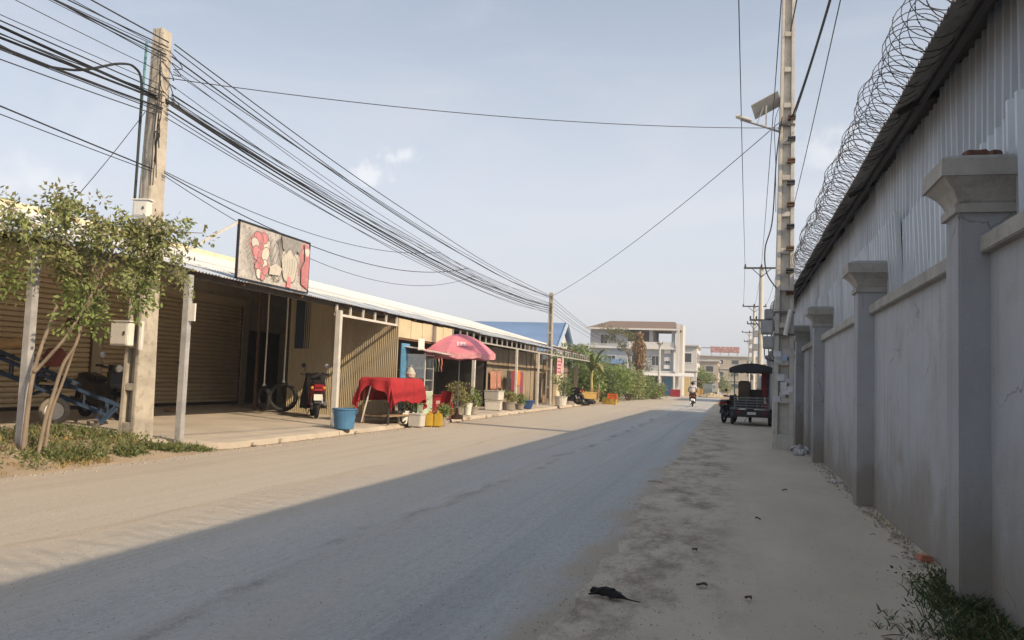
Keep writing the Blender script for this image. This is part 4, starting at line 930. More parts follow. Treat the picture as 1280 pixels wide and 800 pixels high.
# ------------------------------------------------------------------ scooter, used several times
def wheel(parent, y, z, r, w=.05):
    g = MB(); g.torus((0,0,0), r-w*.8, w, 'X', 24, 8); tw = g.build('wheel', black_rubber, parent, smooth=True, loc=(0,y,z))
    g = MB(); g.torus((0,0,0), r-w*1.9, .018, 'X', 20, 6); g.lathe([(.05,-.05),(.06,-.03),(.06,.03),(.05,.05)], 10, axis='X', close=True)
    for k in range(5):
        a = 2*math.pi*k/5; g.bar((0,.04*math.cos(a),.04*math.sin(a)),(0,(r-w*1.9)*math.cos(a),(r-w*1.9)*math.sin(a)),.022)
    g.build('rim', dark_steel, tw)
def scooter(label, loc, rz, paint, shield, s=1., plate=True, name='motor_scooter', group=None, cover=False):
    t = thing(name, label, 'scooter', loc, rz, group); t.scale = (s,)*3
    wheel(t, .62, .27, .27); wheel(t, -.60, .27, .27)
    g = MB(); prof = [(-.82,.66),(-.80,.80),(-.45,.80),(-.1,.70),(.05,.46),(.18,.36),(.30,.36),(.30,.28),(-.15,.26),(-.42,.42),(-.62,.56)]
    def shell(w0):
        n = len(prof); vs = []
        for x, f_ in ((-w0,.9),(-w0*.55,1.0),(w0*.55,1.0),(w0,.9)):
            cy = sum(p[0] for p in prof)/n; cz = sum(p[1] for p in prof)/n
            vs += [(x, cy+(p[0]-cy)*f_, cz+(p[1]-cz)*f_) for p in prof]
        fs = [(a*n+i, a*n+(i+1)%n, (a+1)*n+(i+1)%n, (a+1)*n+i) for a in range(3) for i in range(n)]+[tuple(range(n)), tuple(reversed(range(3*n,4*n)))]
        g.add(vs, fs)
    shell(.15); g.build('body', paint, t, smooth=False)
    g = MB(); pr = [(.22,.30),(.36,.36),(.42,.62),(.40,.90),(.46,.96),(.52,.93),(.53,.66),(.48,.40),(.34,.26)]
    g.prism(pr, -.17, .17, 'X'); g.build('leg_shield', shield, t, bevel=.02)
    g = MB(); g.prism([(-.78,.79),(-.80,.86),(-.5,.90),(-.1,.82),(-.02,.76),(-.1,.70),(-.45,.79)], -.13, .13, 'X'); g.build('seat', black_plastic, t, bevel=.025)
    g = MB(); g.tube([(-.34,.30,1.04),(-.2,.40,1.02),(0,.44,.98),(.2,.40,1.02),(.34,.30,1.04)], .016, 8); g.box((0,.44,1.0),(.24,.16,.12)); hb = g.build('handlebar', black_plastic, t)
    for sx in (-1,1):
        g = MB(); g.tube([(sx*.34,.30,1.04),(sx*.22,.36,1.035)], .024, 8); g.build('grip', black_rubber, hb)
        g = MB(); g.tube([(sx*.2,.42,1.05),(sx*.27,.40,1.2)], .008, 6); g.lathe([(0,-.015),(.055,-.01),(.06,.0),(.055,.01),(0,.015)], 10, (sx*.28,.40,1.25), 'Y'); g.build('mirror', chrome if sx > 0 else black_plastic, t)
        g = MB(); g.tube([(sx*.09,.44,.55),(sx*.09,.62,.27)], .025, 8); g.build('fork', dark_steel, t)
        g = MB(); g.tube([(sx*.12,-.42,.62),(sx*.12,-.58,.30)], .03, 8); g.build('shock_absorber', chrome, t)
        g = MB(); g.lathe([(0,-.03),(.035,-.02),(.035,.03)], 8, (sx*.14,-.80,.72), 'Y'); g.build('indicator', M('amber_plastic', (.6,.22,.02), .3), t)
    g = MB(); g.lathe([(0,.05),(.07,.03),(.08,-.03)], 12, (0,.53,.99), 'Y'); g.build('headlight', M('clear_lens', (.6,.6,.58), .1), t)
    g = MB(); g.box((0,-.83,.76),(.2,.06,.1)); g.build('tail_light', M('red_lens', (.22,.012,.016), .3), t, bevel=.02)
    g = MB(); g.prism([(-.75,.6),(-.86,.52),(-.92,.36),(-.90,.36),(-.83,.54),(-.72,.58)], -.08, .08, 'X'); mg = g.build('mudguard', black_plastic, t)
    if plate: g = MB(); g.box((0,-.905,.50),(.2,.008,.15),Matrix.Rotation(R_(-20),3,'X')); g.build('number_plate', white_paint, mg)
    g = MB()
    for k in range(9):
        a0, a1 = R_(20+15*k), R_(35+15*k); g.add([(-.07,.62+.31*math.cos(a0),.27+.31*math.sin(a0)),(.07,.62+.31*math.cos(a0),.27+.31*math.sin(a0)),(.07,.62+.31*math.cos(a1),.27+.31*math.sin(a1)),(-.07,.62+.31*math.cos(a1),.27+.31*math.sin(a1))], [(0,1,2,3)])
    g.build('front_fender', shield, t, solid=.012)
    g = MB(); g.tube([(.15,-.25,.27),(.16,-.55,.28),(.17,-.85,.36)], [.035,.055,.05], 10); g.build('exhaust', dark_steel, t)
    g = MB(); g.box((0,-.15,.28),(.22,.42,.2)); g.bar((-.1,-.1,.2),(-.22,-.05,.0),.022); g.build('engine', dark_steel, t, bevel=.015)
    if cover:
        g = MB()
        def cv(u, v):
            a = -2.6+5.2*u; z = 1.06-.86*v; bulge = .20+.10*v+.03*math.sin(a*5+v*4); return (bulge*math.sin(a)*1.05, .34+(.16+.16*v)*math.cos(a)+.02*math.sin(a*7), z+.02*math.sin(a*6))
        g.grid(cv, 26, 10); g.build('dust_cover', black_plastic, t, smooth=True)
    return t
paint_red = M('red_scooter_paint', (.30,.02,.03), .3, .1, 4, 0, coat=.4); paint_blk = M('black_scooter_paint', (.022,.022,.025), .3, .1, 4, 0, coat=.4); paint_wht = M('silver_scooter_paint', (.4,.4,.4), .35, .1, 4, 0)
scooter('black scooter with red tail parked beside the yellow partition', (-11.55,21.45,az(-11.55)), R_(33), paint_red, paint_blk, 1.16, cover=True)

# tyres hung on ropes
rope_m = M('pale_rope', (.75,.72,.65), .9, .15, 20, .1)
for k, (x, y, zt, r) in enumerate([(-12.95,21.05,1.22,.36),(-12.6,21.5,1.28,.42)]):
    t = thing('tyre_swing', ['left tyre hanging on a rope in front of the shutter','right tyre hanging on a rope before the dark doorway'][k], 'tyre swing', (x,y,az(x)+.02), 0, 'hanging tyres')
    g = MB(); g.torus((0,0,r+.05), r-.05, .06, 'Y' if k else 'X', 26, 8); g.build('tyre', black_rubber, t, smooth=True, rot=(0,0,R_(35 if k else 60)))
    g = MB(); g.tube([(0,0,2*r+.02),(.01,0,2.6),(0,0,3.75)], .02, 6); g.lathe([(.0,2*r-.06),(.04,2*r),(.045,2*r+.08),(.012,2*r+.16)], 8); g.build('rope', rope_m, t)

# ------------------------------------------------------------------ blue cart at the left edge
blue_steel = M('worn_blue_steel', (.018,.04,.085), .5, .3, 6, .1, metal=.2, dirt=((.14,.10,.07), .58, .75, 9))
ct = thing('blue_hand_cart', 'blue steel cart tilted nose-down behind the tree at the left edge', 'cart', (-13.3,14.0,az(-13.3)), R_(43))
def CB(n_, pts, w=.05, m_=blue_steel): 
    g = MB()
    for a, b_ in pts: g.bar(a, b_, w)
    return g.build(n_, m_, ct)
def bed(s, q, dz=0): return (s, q, 1.42-.41*(s+1.4)+dz)      # tilted bed plane, s along the cart, q across
CB('bed_frame', [(bed(-1.5,-.45),bed(1.15,-.45)),(bed(-1.5,.45),bed(1.15,.45)),(bed(-1.5,-.45),bed(-1.5,.45)),(bed(1.15,-.45),bed(1.15,.45)),(bed(-1.5,-.45,-.28),bed(.9,-.45,-.28)),(bed(-1.5,.45,-.28),bed(.9,.45,-.28))], .06)
for k in range(9): CB('slat', [(bed(-1.4+.3*k,-.45,-.02),bed(-1.4+.3*k,.45,-.02))], .045)
for k in range(6):
    for q in (-.45,.45): CB('upright', [(bed(-1.3+.44*k,q,-.28),bed(-1.3+.44*k,q))], .035)
for q in (-.42,.42): CB('leg', [(bed(1.12,q),(.78,q,.02))], .055); CB('leg', [(bed(-1.1,q,-.28),(-1.1,q,.02))], .055)
CB('brace', [((.78,-.42,.3),(.78,.42,.3)),(bed(.6,-.42,-.28),(.78,-.42,.06))], .035)
for q in (-.62,.62):
    g = MB(); g.torus((0,0,0), .22, .055, 'Y', 24, 8); w = g.build('wheel', M('dusty_tyre', (.20,.18,.15), .9, .2, 8, .2), ct, smooth=True, loc=(-.05,q,.28))
    g = MB(); g.lathe([(.17,-.03),(.18,0),(.05,.02),(.05,.05)], 14, axis='Y', close=True); g.build('rim', white_paint, w)
for k in range(12):
    s0 = U(-1.5,-.2); CB('loose_bar', [(bed(s0,U(-.6,.5),U(-.5,.1)),bed(s0+U(.3,.9),U(-.6,.5),U(-.45,.35)))], U(.03,.055), random.choice([blue_steel,blue_steel,dark_steel,navy]))
CB('handle', [(bed(-1.5,-.45),(-2.1,-.5,1.75)),(bed(-1.5,.45),(-2.1,.4,1.75)),((-2.1,-.5,1.75),(-2.1,.4,1.75))], .04)
for q in (-.3,.0,.3): CB('loaded_pipe', [(bed(-1.6,q,.12),bed(.4,q*.8,.10))], .07, navy)
lgm = M('split_log', (.46,.30,.15), .85, .2, 8, .3)
g = MB(); g.tube([(-.45,0,0),(.35,.1,.12)], [.12,.10], 9); tag(g.build('log', lgm, loc=(-13.75,13.2,1.72), rot=(0,0,R_(40))), 'pale split log lying on top of the blue cart', 'log')
g = MB(); g.lathe([(0,0),(.2,.05),(.24,.2),(.14,.36),(.0,.4)], 12); tag(g.build('cloth_bundle', M('maroon_cloth', (.2,.06,.05), .9, .4, 9, .3), loc=(-13.25,13.8,1.36), rot=(.2,.1,0)), 'small maroon bundle on the blue cart', 'bundle')
scooter('dark motorcycle whose handlebars show behind the blue cart', (-13.9,15.9,az(-13.9)), R_(-110), paint_blk, paint_blk, 1.15, plate=False)
g = MB(); g.lathe([(0,0),(.14,.05),(.17,.18),(.1,.3),(0,.34)], 9); hb_ = g.build('hanging_bundle', M('dark_red_rag', (.12,.05,.045), .9, .5, 9, .4), loc=(-12.3,13.2,2.05)); tag(hb_, 'dark red bundle hanging above the blue cart', 'bundle')
g = MB(); g.tube([(0,0,.33),(0,0,1.5)], .008, 5); g.build('string', cable_m, hb_)
g = MB(); g.box((0,0,.05),(.55,.12,.1)); tag(g.build('wood_scrap', wood, loc=(-14.6,19.4,az(-14.6)+.01), rot=(0,0,.5), bevel=.01), 'scrap of timber on the floor before the shutter', 'timber')
# ================================================================== THINGS ALONG THE LEFT PAVEMENT
blue_bucket = M('blue_plastic', (.06,.17,.31), .5, .12, 4, .05, dirt=((.25,.25,.24), .6, .8, 7))
navy_plastic = M('navy_plastic', (.03,.08,.22), .45, .12, 4, .05)
red_cloth = M('red_cloth', (.31,.018,.024), .85, .16, 4, .25, 40, dirt=((.22,.015,.02), .5, .8, 3))
red_plastic = M('red_plastic', (.28,.02,.026), .45, .1, 5, .05); yellow_plastic = M('yellow_plastic', (.48,.31,.035), .5, .14, 6, .05, dirt=((.4,.3,.12), .6, .8, 6))
foam = M('white_foam', (.55,.53,.49), .9, .06, 8, .1, dirt=((.45,.40,.33), .62, .8, 6)); clay = M('grey_clay_pot', (.28,.25,.21), .9, .2, 6, .2)
orange_m = M('orange_cloth', (.45,.16,.04), .85, .2, 5, .2)

t = thing('blue_bucket', 'light blue plastic tub at the foot of the rust-spotted post', 'bucket', (-9.02,18.25,az(-9.02)))
g = MB(); g.lathe([(0,.0),(.22,.0),(.23,.02),(.275,.45),(.295,.46),(.295,.49),(.27,.49),(.21,.04),(0,.03)], 24); g.build('tub', blue_bucket, t, smooth=False)
for s in (-1,1):
    g = MB(); g.torus((s*.29,0,.42), .05, .01, 'Y', 12, 6); g.build('handle', blue_bucket, t)
# table-cart draped with red cloth
t = thing('draped_cart', 'food cart draped with bright red cloth on the pavement edge', 'cart', (-9.2,21.35,az(-9.2)), R_(-4))
X0, X1, Y0, Y1, ZT = -.42, .42, -.85, .95, 1.22
g = MB()
for x in (X0+.05,X1-.05):
    for y in (Y0+.05,Y1-.05): gg = MB(); gg.bar((x,y,.0 if y < 0 else .05),(x,y,ZT-.02),.045); gg.build('leg', wood if (x < 0) else dark_steel, t)
g = MB(); g.bb(X0,X1,Y0,Y1,ZT-.06,ZT-.02); g.bb(X0+.04,X1-.04,Y0+.04,Y1-.04,.2,.24); g.build('frame', wood, t)
hx, hy = (X1-X0)/2+.02, (Y1-Y0)/2+.02; cy0 = (Y0+Y1)/2
def cloth(u, v):
    ex = .86; px = (-hx-ex)+(2*hx+2*ex)*u; py = (-hy-ex)+(2*hy+2*ex)*v
    ox, oy = max(0, abs(px)-hx), max(0, abs(py)-hy); sx, sy = (1 if px > 0 else -1), (1 if py > 0 else -1)
    d = math.hypot(ox, oy); ang = math.atan2(oy, ox) if d > 0 else 0
    bx, by = sx*min(abs(px), hx), sy*min(abs(py), hy); t = d/ex
    fold = (.05*math.sin(py*9+1.3*math.sin(py*4)) if ox >= oy else .045*math.sin(px*13+.8))*min(1, t*1.3) + .05*t*math.sin(ang*4)
    out = .05*min(1, d*6)+.07*t+fold
    nx, ny = (math.cos(ang)*sx, math.sin(ang)*sy) if d > 0 else (0, 0)
    L = .74
    if oy > 0 and sy < 0 and ox == 0: L = .32+.42*min(1,(abs(px)/hx)**4)+.08*math.sin(px*9)         # hitched up on the near side
    if ox > 0 and sx > 0 and oy == 0: L = .76+.05*math.sin(py*5)+.03*math.sin(py*13)
    r_ = .07; drop = (r_*(1-math.cos(min(1,d/r_)*math.pi/2)) if d < r_ else r_+(d-r_))
    z = ZT+.02-drop*L+.012*mnoise.noise(Vector((px*4,py*4,0)))*(1-t*.5) - (.018*math.sin(math.pi*(px/hx+1)/2)*math.sin(math.pi*(py/hy+1)/2) if d == 0 else 0)
    return (bx+nx*out, cy0+by+ny*out, max(.1, z))
g = MB(); g.grid(cloth, 64, 90); g.build('red_cloth', red_cloth, t, smooth=True, solid=.006)
g = MB(); g.bar((X0+.1,Y0-.12,.05),(X0+.34,Y0-.06,1.18),.03); g.build('prop_stick', white_paint, t)
for s in (-1,1):
    g = MB(); g.torus((0,0,0), .16, .03, 'X', 18, 6); w = g.build('wheel', black_rubber, t, loc=(.3,.55+.3*s,.17)); g = MB(); g.lathe([(.03,-.04),(.03,.04)], 8, axis='X', close=True); g.build('hub', chrome, w)
# things lying by the cart
def pot(label, loc, r, h, mat, leafm, fr, n, L, W, cat='potted plant', name='potted_plant', group='potted plants'):
    t = thing(name, label, cat, loc, 0, group); g = MB(); g.lathe([(0,0),(r*.72,0),(r*.78,.02),(r,h),(r*1.06,h),(r*1.06,h-.03),(r*.98,h-.03)], 16); p = g.build('pot', mat, t)
    g = MB(); g.lathe([(0,h-.04),(r*.95,h-.04)], 14); g.build('soil', dark_int, p)
    g = MB(); s = MB()
    for k in range(8):
        a = U(0,6.28); c = Vector((fr[0]*.5*math.cos(a), fr[0]*.5*math.sin(a), h+fr[1]*U(.3,.95))); s.tube([(0,0,h-.05),c*.6+Vector((0,0,h*.4)),c], [.012,.008,.004], 5); clump(g, c, (fr[0]*.55,fr[0]*.55,fr[1]*.4), n//8, L, W, up=.5)
    g.build('foliage', leafm, t); s.build('stem', bark, t); return t
def box_tub(label, loc, d, mat, rz=0, name='planter_box', cat='box', rim=True):
    t = thing(name, label, cat, loc, rz); g = MB(); g.box((0,0,d[2]/2), d, None, (1.06,1.06)); b0 = g.build('body', mat, t, bevel=.02)
    if rim: g = MB(); g.box((0,0,d[2]+.012),(d[0]*1.1,d[1]*1.1,.03)); g.build('rim', mat, b0, bevel=.008)
    return t
box_tub('dirty white planter box beside the yellow jugs', (-8.65,22.0,.02), (.36,.4,.34), foam)
def jug(label, x, y):
    t = thing('plastic_jug', label, 'jug', (x,y,.01), R_(10), 'yellow jugs'); g = MB(); g.box((0,0,.19),(.24,.26,.38),None,(.92,.92)); b0 = g.build('body', yellow_plastic, t, bevel=.035)
    g = MB(); g.tube([(-.0,-.09,.36),(0,-.08,.44),(0,.04,.45),(0,.08,.37)], .018, 8); g.build('handle', yellow_plastic, t); g = MB(); g.lathe([(.035,.37),(.035,.43),(0,.43)], 10, (0,.1,0)); g.build('cap', red_plastic, b0)
jug('yellow plastic jug next to the white planter box', -8.44, 22.45); jug('yellow plastic jug farther from the white planter box', -8.22, 22.55)
pot('white bucket of spiky green leaves behind the yellow jugs', (-8.95,22.35,az(-8.95)-.02), .18, .32, white_plastic, leaf_gr, (.35,.62), 420, .22, .035)
pot('low green plant right beside the yellow jugs', (-8.3,23.1,.02), .15, .25, clay, leaf_gr, (.28,.35), 300, .12, .05)
pot('tall white bucket with sparse leaves near the cart wheel', (-8.98,21.75,az(-8.98)-.02), .17, .36, white_plastic, leaf_yl, (.16,.2), 80, .08, .04)
# glass food cabinet
t = thing('glass_food_cabinet', 'white framed glass food cabinet under the umbrella', 'cabinet', (-9.35,23.75,az(-9.3)), R_(6))
for x in (-.32,.32):
    for y in (-.5,.5): g = MB(); g.bar((x,y,0),(x,y,2.0),.045); g.build('post', white_paint, t)
for z in (.85,1.2,1.55,1.95):
    g = MB(); g.bb(-.34,.34,-.52,.52,z-.02,z+.015); s = g.build('shelf', white_paint, t)
g = MB(); g.bb(-.34,.34,-.52,.52,.12,.83); g.build('lower_case', M('pale_green_panel', (.45,.55,.42), .6), t, bevel=.01)
for (a,b_) in (((-.33,-.53,.88),(.33,-.525,1.93)),((.335,-.5,.88),(.34,.5,1.93))):
    g = MB(); g.bb(a[0],b_[0],a[1],b_[1],a[2],b_[2]); g.build('glass_pane', glassmat('cabinet_glass'), t)
g = MB(); g.bb(-.335,-.33,-.5,.5,.88,1.93); g.build('back_panel', navy, t)
g = MB(); g.box((.25,.0,2.1),(1.25,1.35,.03),Matrix.Rotation(R_(9),3,'Y')); g.build('awning', white_paint, t)
for k in range(26):
    z = random.choice((.865,1.215,1.565)); h = U(.1,.26); w = U(.05,.1); g = MB(); g.lathe([(w,0),(w*1.05,h*.7),(w*.5,h),(0,h)], 8, close=False)
    tag(g.build('food_container', random.choice(good_m+[white_plastic]), loc=(-9.35+U(-.22,.25),23.75+U(-.42,.42),az(-9.3)+z+.005)), 'small container inside the glass food cabinet', 'container', 'containers in the food cabinet')
g = MB(); g.bb(-.004,.0,0,.5,0,.36); tag(g.build('price_card', white_paint, loc=(-9.1,23.0,2.2), bevel=.001), 'blank white card hanging above the glass cabinet', 'card')
g = MB(); g.lathe([(0,0),(.12,.03),(.15,.13),(.09,.25),(.02,.32),(.05,.37),(0,.36)], 12); tag(g.build('bag', M('pale_plastic_bag', (.5,.47,.40), .6, .2, 9, .3), loc=(-9.0,22.25,1.36)), 'pale plastic bag hanging between red cart and cabinet', 'bag')
# red plastic chair (back towards the road)
def chair(label, loc, rz, mat):
    t = thing('plastic_chair', label, 'chair', loc, rz); g = MB(); g.bb(-.21,.21,-.2,.22,.40,.43); g.build('seat', mat, t, bevel=.01)
    g = MB(); g.grid(lambda u,v: (-.22+.44*u, -.22-.10*v+.05*(2*u-1)**2, .42+.44*v), 10, 8); g.build('backrest', mat, t, solid=.02)
    for x in (-.19,.19):
        for y in (-.18,.2): g = MB(); g.bar((x*1.12,y*1.15,0),(x,y,.41),.04); g.build('leg', mat, t)
chair('red plastic chair with its back to the road by the cabinet', (-9.0,24.9,az(-9)), R_(160), red_plastic)
g = MB(); g.box((0,0,.36),(.5,.5,.72),None,(1.12,1.12)); b0 = g.build('laundry_bin', red_plastic, bevel=.03, loc=(-9.25,24.55,az(-9.2))); tag(b0, 'tall red plastic bin behind the yellow jugs', 'bin')
g = MB(); g.box((0,0,.73),(.62,.62,.04)); g.build('rim', red_plastic, b0, bevel=.012)
for k in range(3):
    g = MB(); g.box((.262+.015,-.12+.12*k,.52),(.012,.07,.1)); g.build('vent', M('pale_print', (.55,.4,.4), .8), b0)
# pink umbrella
um = thing('parasol', 'faded pink parasol with pale print standing on the road edge', 'parasol', (-8.66,25.5,.1))
um_m = M('faded_pink_canvas', (.60,.20,.25), .85, .16, 3, .1, 60, dirt=((.62,.30,.32), .52, .75, 2.5))
um_v = M('pink_valance', (.62,.26,.30), .85, .12, 4, .1, dirt=((.66,.5,.5), .55, .6, 16))
R0, ZA, ZR = 1.2, 2.74, 2.13; NP = 8
for k in range(NP):
    a0, a1 = 2*math.pi*k/NP, 2*math.pi*(k+1)/NP; g = MB()
    def fn(u, v):
        a = a0+(a1-a0)*v; rr = R0*u; edge = 1-.035*math.sin(math.pi*v)*u; sag = -.05*math.sin(math.pi*v)*u
        return (rr*edge*math.cos(a), rr*edge*math.sin(a), ZA-(ZA-ZR)*(u**1.75)+sag)
    g.grid(fn, 10, 8); pn = g.build('canopy_panel', um_m, um, smooth=True)
    g = MB(); g.grid(lambda u,v: (R0*(1-.035*math.sin(math.pi*v))*math.cos(a0+(a1-a0)*v)*1.003, R0*(1-.035*math.sin(math.pi*v))*math.sin(a0+(a1-a0)*v)*1.003, ZR-.05*math.sin(math.pi*v)-.17*u+.012*math.sin(v*12)*u), 3, 12); g.build('valance', um_v, pn, smooth=True)
    g = MB(); g.tube([(0,0,ZA-.06),(R0*.5*math.cos(a0),R0*.5*math.sin(a0),ZA-.06-(ZA-ZR)*.3),(R0*math.cos(a0),R0*math.sin(a0),ZR-.02)], .009, 5); g.build('rib', chrome, um)
    if k % 2 == 0:      # pale printed block on every other panel
        g = MB(); am = (a0+a1)/2
        g.grid(lambda u,v: ((lambda rr, a: (rr*math.cos(a), rr*math.sin(a), ZA-(ZA-ZR)*((rr/R0)**1.75)-.05*math.sin(math.pi*((a-a0)/(a1-a0)))*(rr/R0)+.008))(R0*(.62+.16*u), am-.17+.34*v)), 4, 6); g.build('print_patch', M('pale_umbrella_print', (.6,.24,.28), .85, .1, 8, 0, dirt=((.72,.62,.62), .50, .53, 18)), pn)
g = MB(); g.tube([(0,0,.0),(.02,.01,ZA+.08)], .022, 8); g.build('pole', chrome, um); g = MB(); g.lathe([(.0,0),(.2,.0),(.2,.12),(.06,.16),(.04,.36),(.0,.36)], 14); g.build('base', rust, um)
# foam boxes, pots, basin
for k in range(2):
    box_tub(['lower of two stacked dirty foam boxes past the parasol','upper of two stacked foam boxes past the parasol'][k], (-9.7,33.2+.03*k,az(-9.7)+.005+.42*k), (.62,.6,.36), foam, R_(8-14*k), 'foam_box', 'box')
pot('bushy yellow-green potted plant under the parasol', (-9.35,27.6,az(-9.3)), .2, .3, clay, leaf_yl, (.42,.75), 520, .11, .05)
pot('smaller potted plant in a dark pot behind the parasol pole', (-9.6,28.5,az(-9.6)), .19, .32, clay, leaf_ol, (.35,.6), 380, .1, .05)
pot('white bucket planter just right of the bushy potted plant', (-9.15,28.1,az(-9.1)), .15, .42, white_plastic, leaf_gr, (.12,.12), 40, .08, .04)
pot('grey bowl planter with low leaves beside the foam boxes', (-9.35,34.3,az(-9.3)), .3, .34, clay, leaf_yl, (.42,.4), 360, .12, .06)
pot('dark green bush in a white tub at the last canopy post', (-9.0,43.5,az(-9.3)), .36, .5, foam, leaf_dk, (.7,1.0), 900, .11, .06)
t = thing('blue_basin', 'wide dark blue plastic basin in front of the ribbed wall', 'basin', (-9.35,37.2,az(-9.3)))
g = MB(); g.lathe([(0,0),(.28,0),(.40,.32),(.45,.34),(.45,.37),(.38,.36),(.26,.04),(0,.03)], 22); g.build('bowl', navy_plastic, t); g = MB(); g.torus((0,0,.36), .44, .018, 'Z', 22, 6); g.build('rim', navy_plastic, t)
# more of the stall's clutter
def stool(label, loc, mat, rz=0):
    t = thing('plastic_stool', label, 'stool', loc, rz, 'stools at the stall'); g = MB(); g.box((0,0,.43),(.30,.30,.035)); g.build('seat', mat, t, bevel=.012)
    for x in (-1,1):
        for y in (-1,1): g = MB(); g.bar((x*.17,y*.17,0),(x*.125,y*.125,.42),.035); g.build('leg', mat, t)
    g = MB(); g.torus((0,0,.2), .19, .012, 'Z', 4, 5); g.build('brace', mat, t, rot=(0,0,R_(45)))
stool('red plastic stool under the parasol near its pole', (-9.25,26.3,az(-9.25)), red_plastic, .3); stool('blue plastic stool behind the parasol pole', (-9.75,26.9,az(-9.7)), navy_plastic, .1); stool('red plastic stool deeper in the shade of the stall', (-10.1,26.2,az(-10.1)), red_plastic, .7)
sack_m = M('woven_sack', (.50,.46,.38), .9, .2, 9, .3, 80, dirt=((.34,.28,.2), .55, .78, 7))
for k, (x, y, h) in enumerate([(-10.0,28.6,.62),(-10.35,29.0,.5),(-9.95,31.2,.55)]):
    g = MB(); g.lathe([(0,0),(.20,.02),(.25,h*.35),(.23,h*.72),(.10,h*.92),(.13,h),(0,h*.98)], 12); o = g.build('rice_sack', sack_m, loc=(x,y,az(x)), rot=(U(-.08,.08),U(-.08,.08),0), smooth=True); tag(o, ['tall woven sack behind the bushy potted plant','shorter woven sack slumped beside the tall one','woven sack standing past the whitish post'][k], 'sack', 'sacks at the stall')
pot('small fern in a clay pot between cart and cabinet', (-9.25,22.75,az(-9.25)), .14, .22, clay, leaf_yl, (.25,.35), 200, .12, .04); pot('leafy plant in a dark pot near the white bucket planter', (-9.2,28.9,az(-9.2)), .18, .26, clay, leaf_gr, (.32,.5), 320, .11, .05); pot('low plant in a clay pot beside the blue basin', (-9.2,35.6,az(-9.2)), .22, .26, clay, leaf_gr, (.32,.35), 240, .12, .06)
for k in range(7):
    g = MB(); g.grid(lambda u,v: (.012*math.sin(v*14+k), -.05+.1*u, -.75*v), 2, 14); o = g.build('snack_strip', good_m[k % 6], loc=(-9.75,25.2+.28*k,2.35), solid=.008); tag(o, 'strip of small snack packets hanging in the stall opening', 'snack packets', 'snack strips in the stall')
# hanging clothes
def garment(label, x, y, z, w, h, mat, kind):
    t = thing('hanging_garment', label, 'garment', (x,y,z), R_(U(-8,8)), 'clothes hung on the shop line'); g = MB()
    def f(u,v):
        hw = w*(.5 if kind == 'cloth' else (.5+.12*v)); return (.03*math.sin(u*14+z)*v+.012, -hw+2*hw*u, -h*v-.02*math.sin(u*math.pi))
    g.grid(f, 14, 8); g.build('cloth', mat, t, smooth=True, solid=.006)
    if kind == 'shirt':
        for s in (-1,1):
            g = MB(); g.grid(lambda u,v: (.02*math.sin(v*5), s*(w*.46+.18*u), -.03-.30*v*(1)-.2*u+.02*v), 4, 4); g.build('sleeve', mat, t, solid=.006)
    g = MB(); g.tube([(0,-w*.4,-.02),(0,0,.05),(0,w*.4,-.02)], .005, 5); g.build('hanger', dark_steel, t)
dkred = M('dark_red_fabric', (.20,.03,.04), .9, .3, 6, .2); plum = M('plum_fabric', (.22,.05,.10), .9, .3, 6, .2); patt = M('patterned_fabric', (.34,.12,.08), .9, .4, 18, .1, dirt=((.5,.42,.34), .52, .58, 30)); blk = M('black_fabric', (.03,.028,.03), .9, .3, 6, .2); pink = M('pink_fabric', (.55,.28,.30), .9, .2, 6, .2)
for args in [('patterned red cloth hung just right of the parasol',-10.72,36.5,1.8,.8,.85,patt,'cloth'),('second patterned cloth hung on the ribbed wall',-10.72,37.4,1.8,.7,.8,patt,'cloth'),
             ('dark red shirt hung between two posts',-10.45,38.9,1.85,.62,1.0,dkred,'shirt'),('orange shirt hung between two posts',-10.4,39.7,1.9,.55,.8,orange_m,'shirt'),('plum skirt hung beside the orange shirt',-10.4,40.4,1.8,.5,1.35,plum,'cloth'),('black trousers hung left of the dark red shirt',-10.45,38.1,1.85,.5,1.35,blk,'cloth'),
             ('white cloth hung in the far stall',-10.1,48.4,2.5,.7,1.1,white_paint,'cloth'),('black coat hung in the far stall',-10.2,47.5,2.4,.7,1.3,blk,'shirt')]: garment(*args)
cable('washing line under the canopy', (-10.65,36,1.83), (-10.35,42.5,1.93), .06, .006, 'washing lines')
# pink board and white banner at the far stall, table, dark heaps
t = thing('pink_notice_board', 'pink notice board fixed beside the last canopy post', 'sign', (-9.7,45.6,1.75)); g = MB(); g.bb(-.02,.0,0,1.1,0,.95); g.build('board', pink, t, bevel=.004)
for k in range(4): g = MB(); g.bb(.0,.004,.12,.98-.1*(k%2),.15+.2*k,.22+.2*k); g.build('printed_line', M('maroon_print', (.3,.05,.07), .8), t)
t = thing('cream_pillar', 'cream plastered pillar below the pink notice board', 'pillar', (-9.85,45.4,.1)); g = MB(); g.bb(0,.2,0,1.15,0,1.7); g.build('shaft', M('cream_paint', (.58,.50,.36), .85, .12, 4, .1), t, bevel=.01)
t = thing('white_banner', 'white printed banner stand at the far stall', 'banner', (-9.85,52.0,.1), R_(-70))
g = MB(); g.bb(-.75,.75,-.01,.0,.55,2.35); bnr = g.build('banner_sheet', M('banner_print', (.62,.62,.62), .75, .06, 3, .02, dirt=((.25,.28,.36), .60, .64, 5), stretch=(1,1,2)), t)
for x in (-.75,.75): g = MB(); g.bar((x,.02,0),(x,.02,2.4),.035); g.build('pole', dark_steel, t)
t = thing('yellow_table', 'small yellow wooden table in front of the white banner', 'table', (-9.4,53.6,.05), R_(15)); tw = M('yellow_wood', (.50,.33,.10), .7, .2, 6, .1)
g = MB(); g.bb(-.65,.65,-.4,.4,.68,.74); g.bb(-.6,.6,-.38,-.36,.3,.68); g.build('table_top', tw, t, bevel=.008)
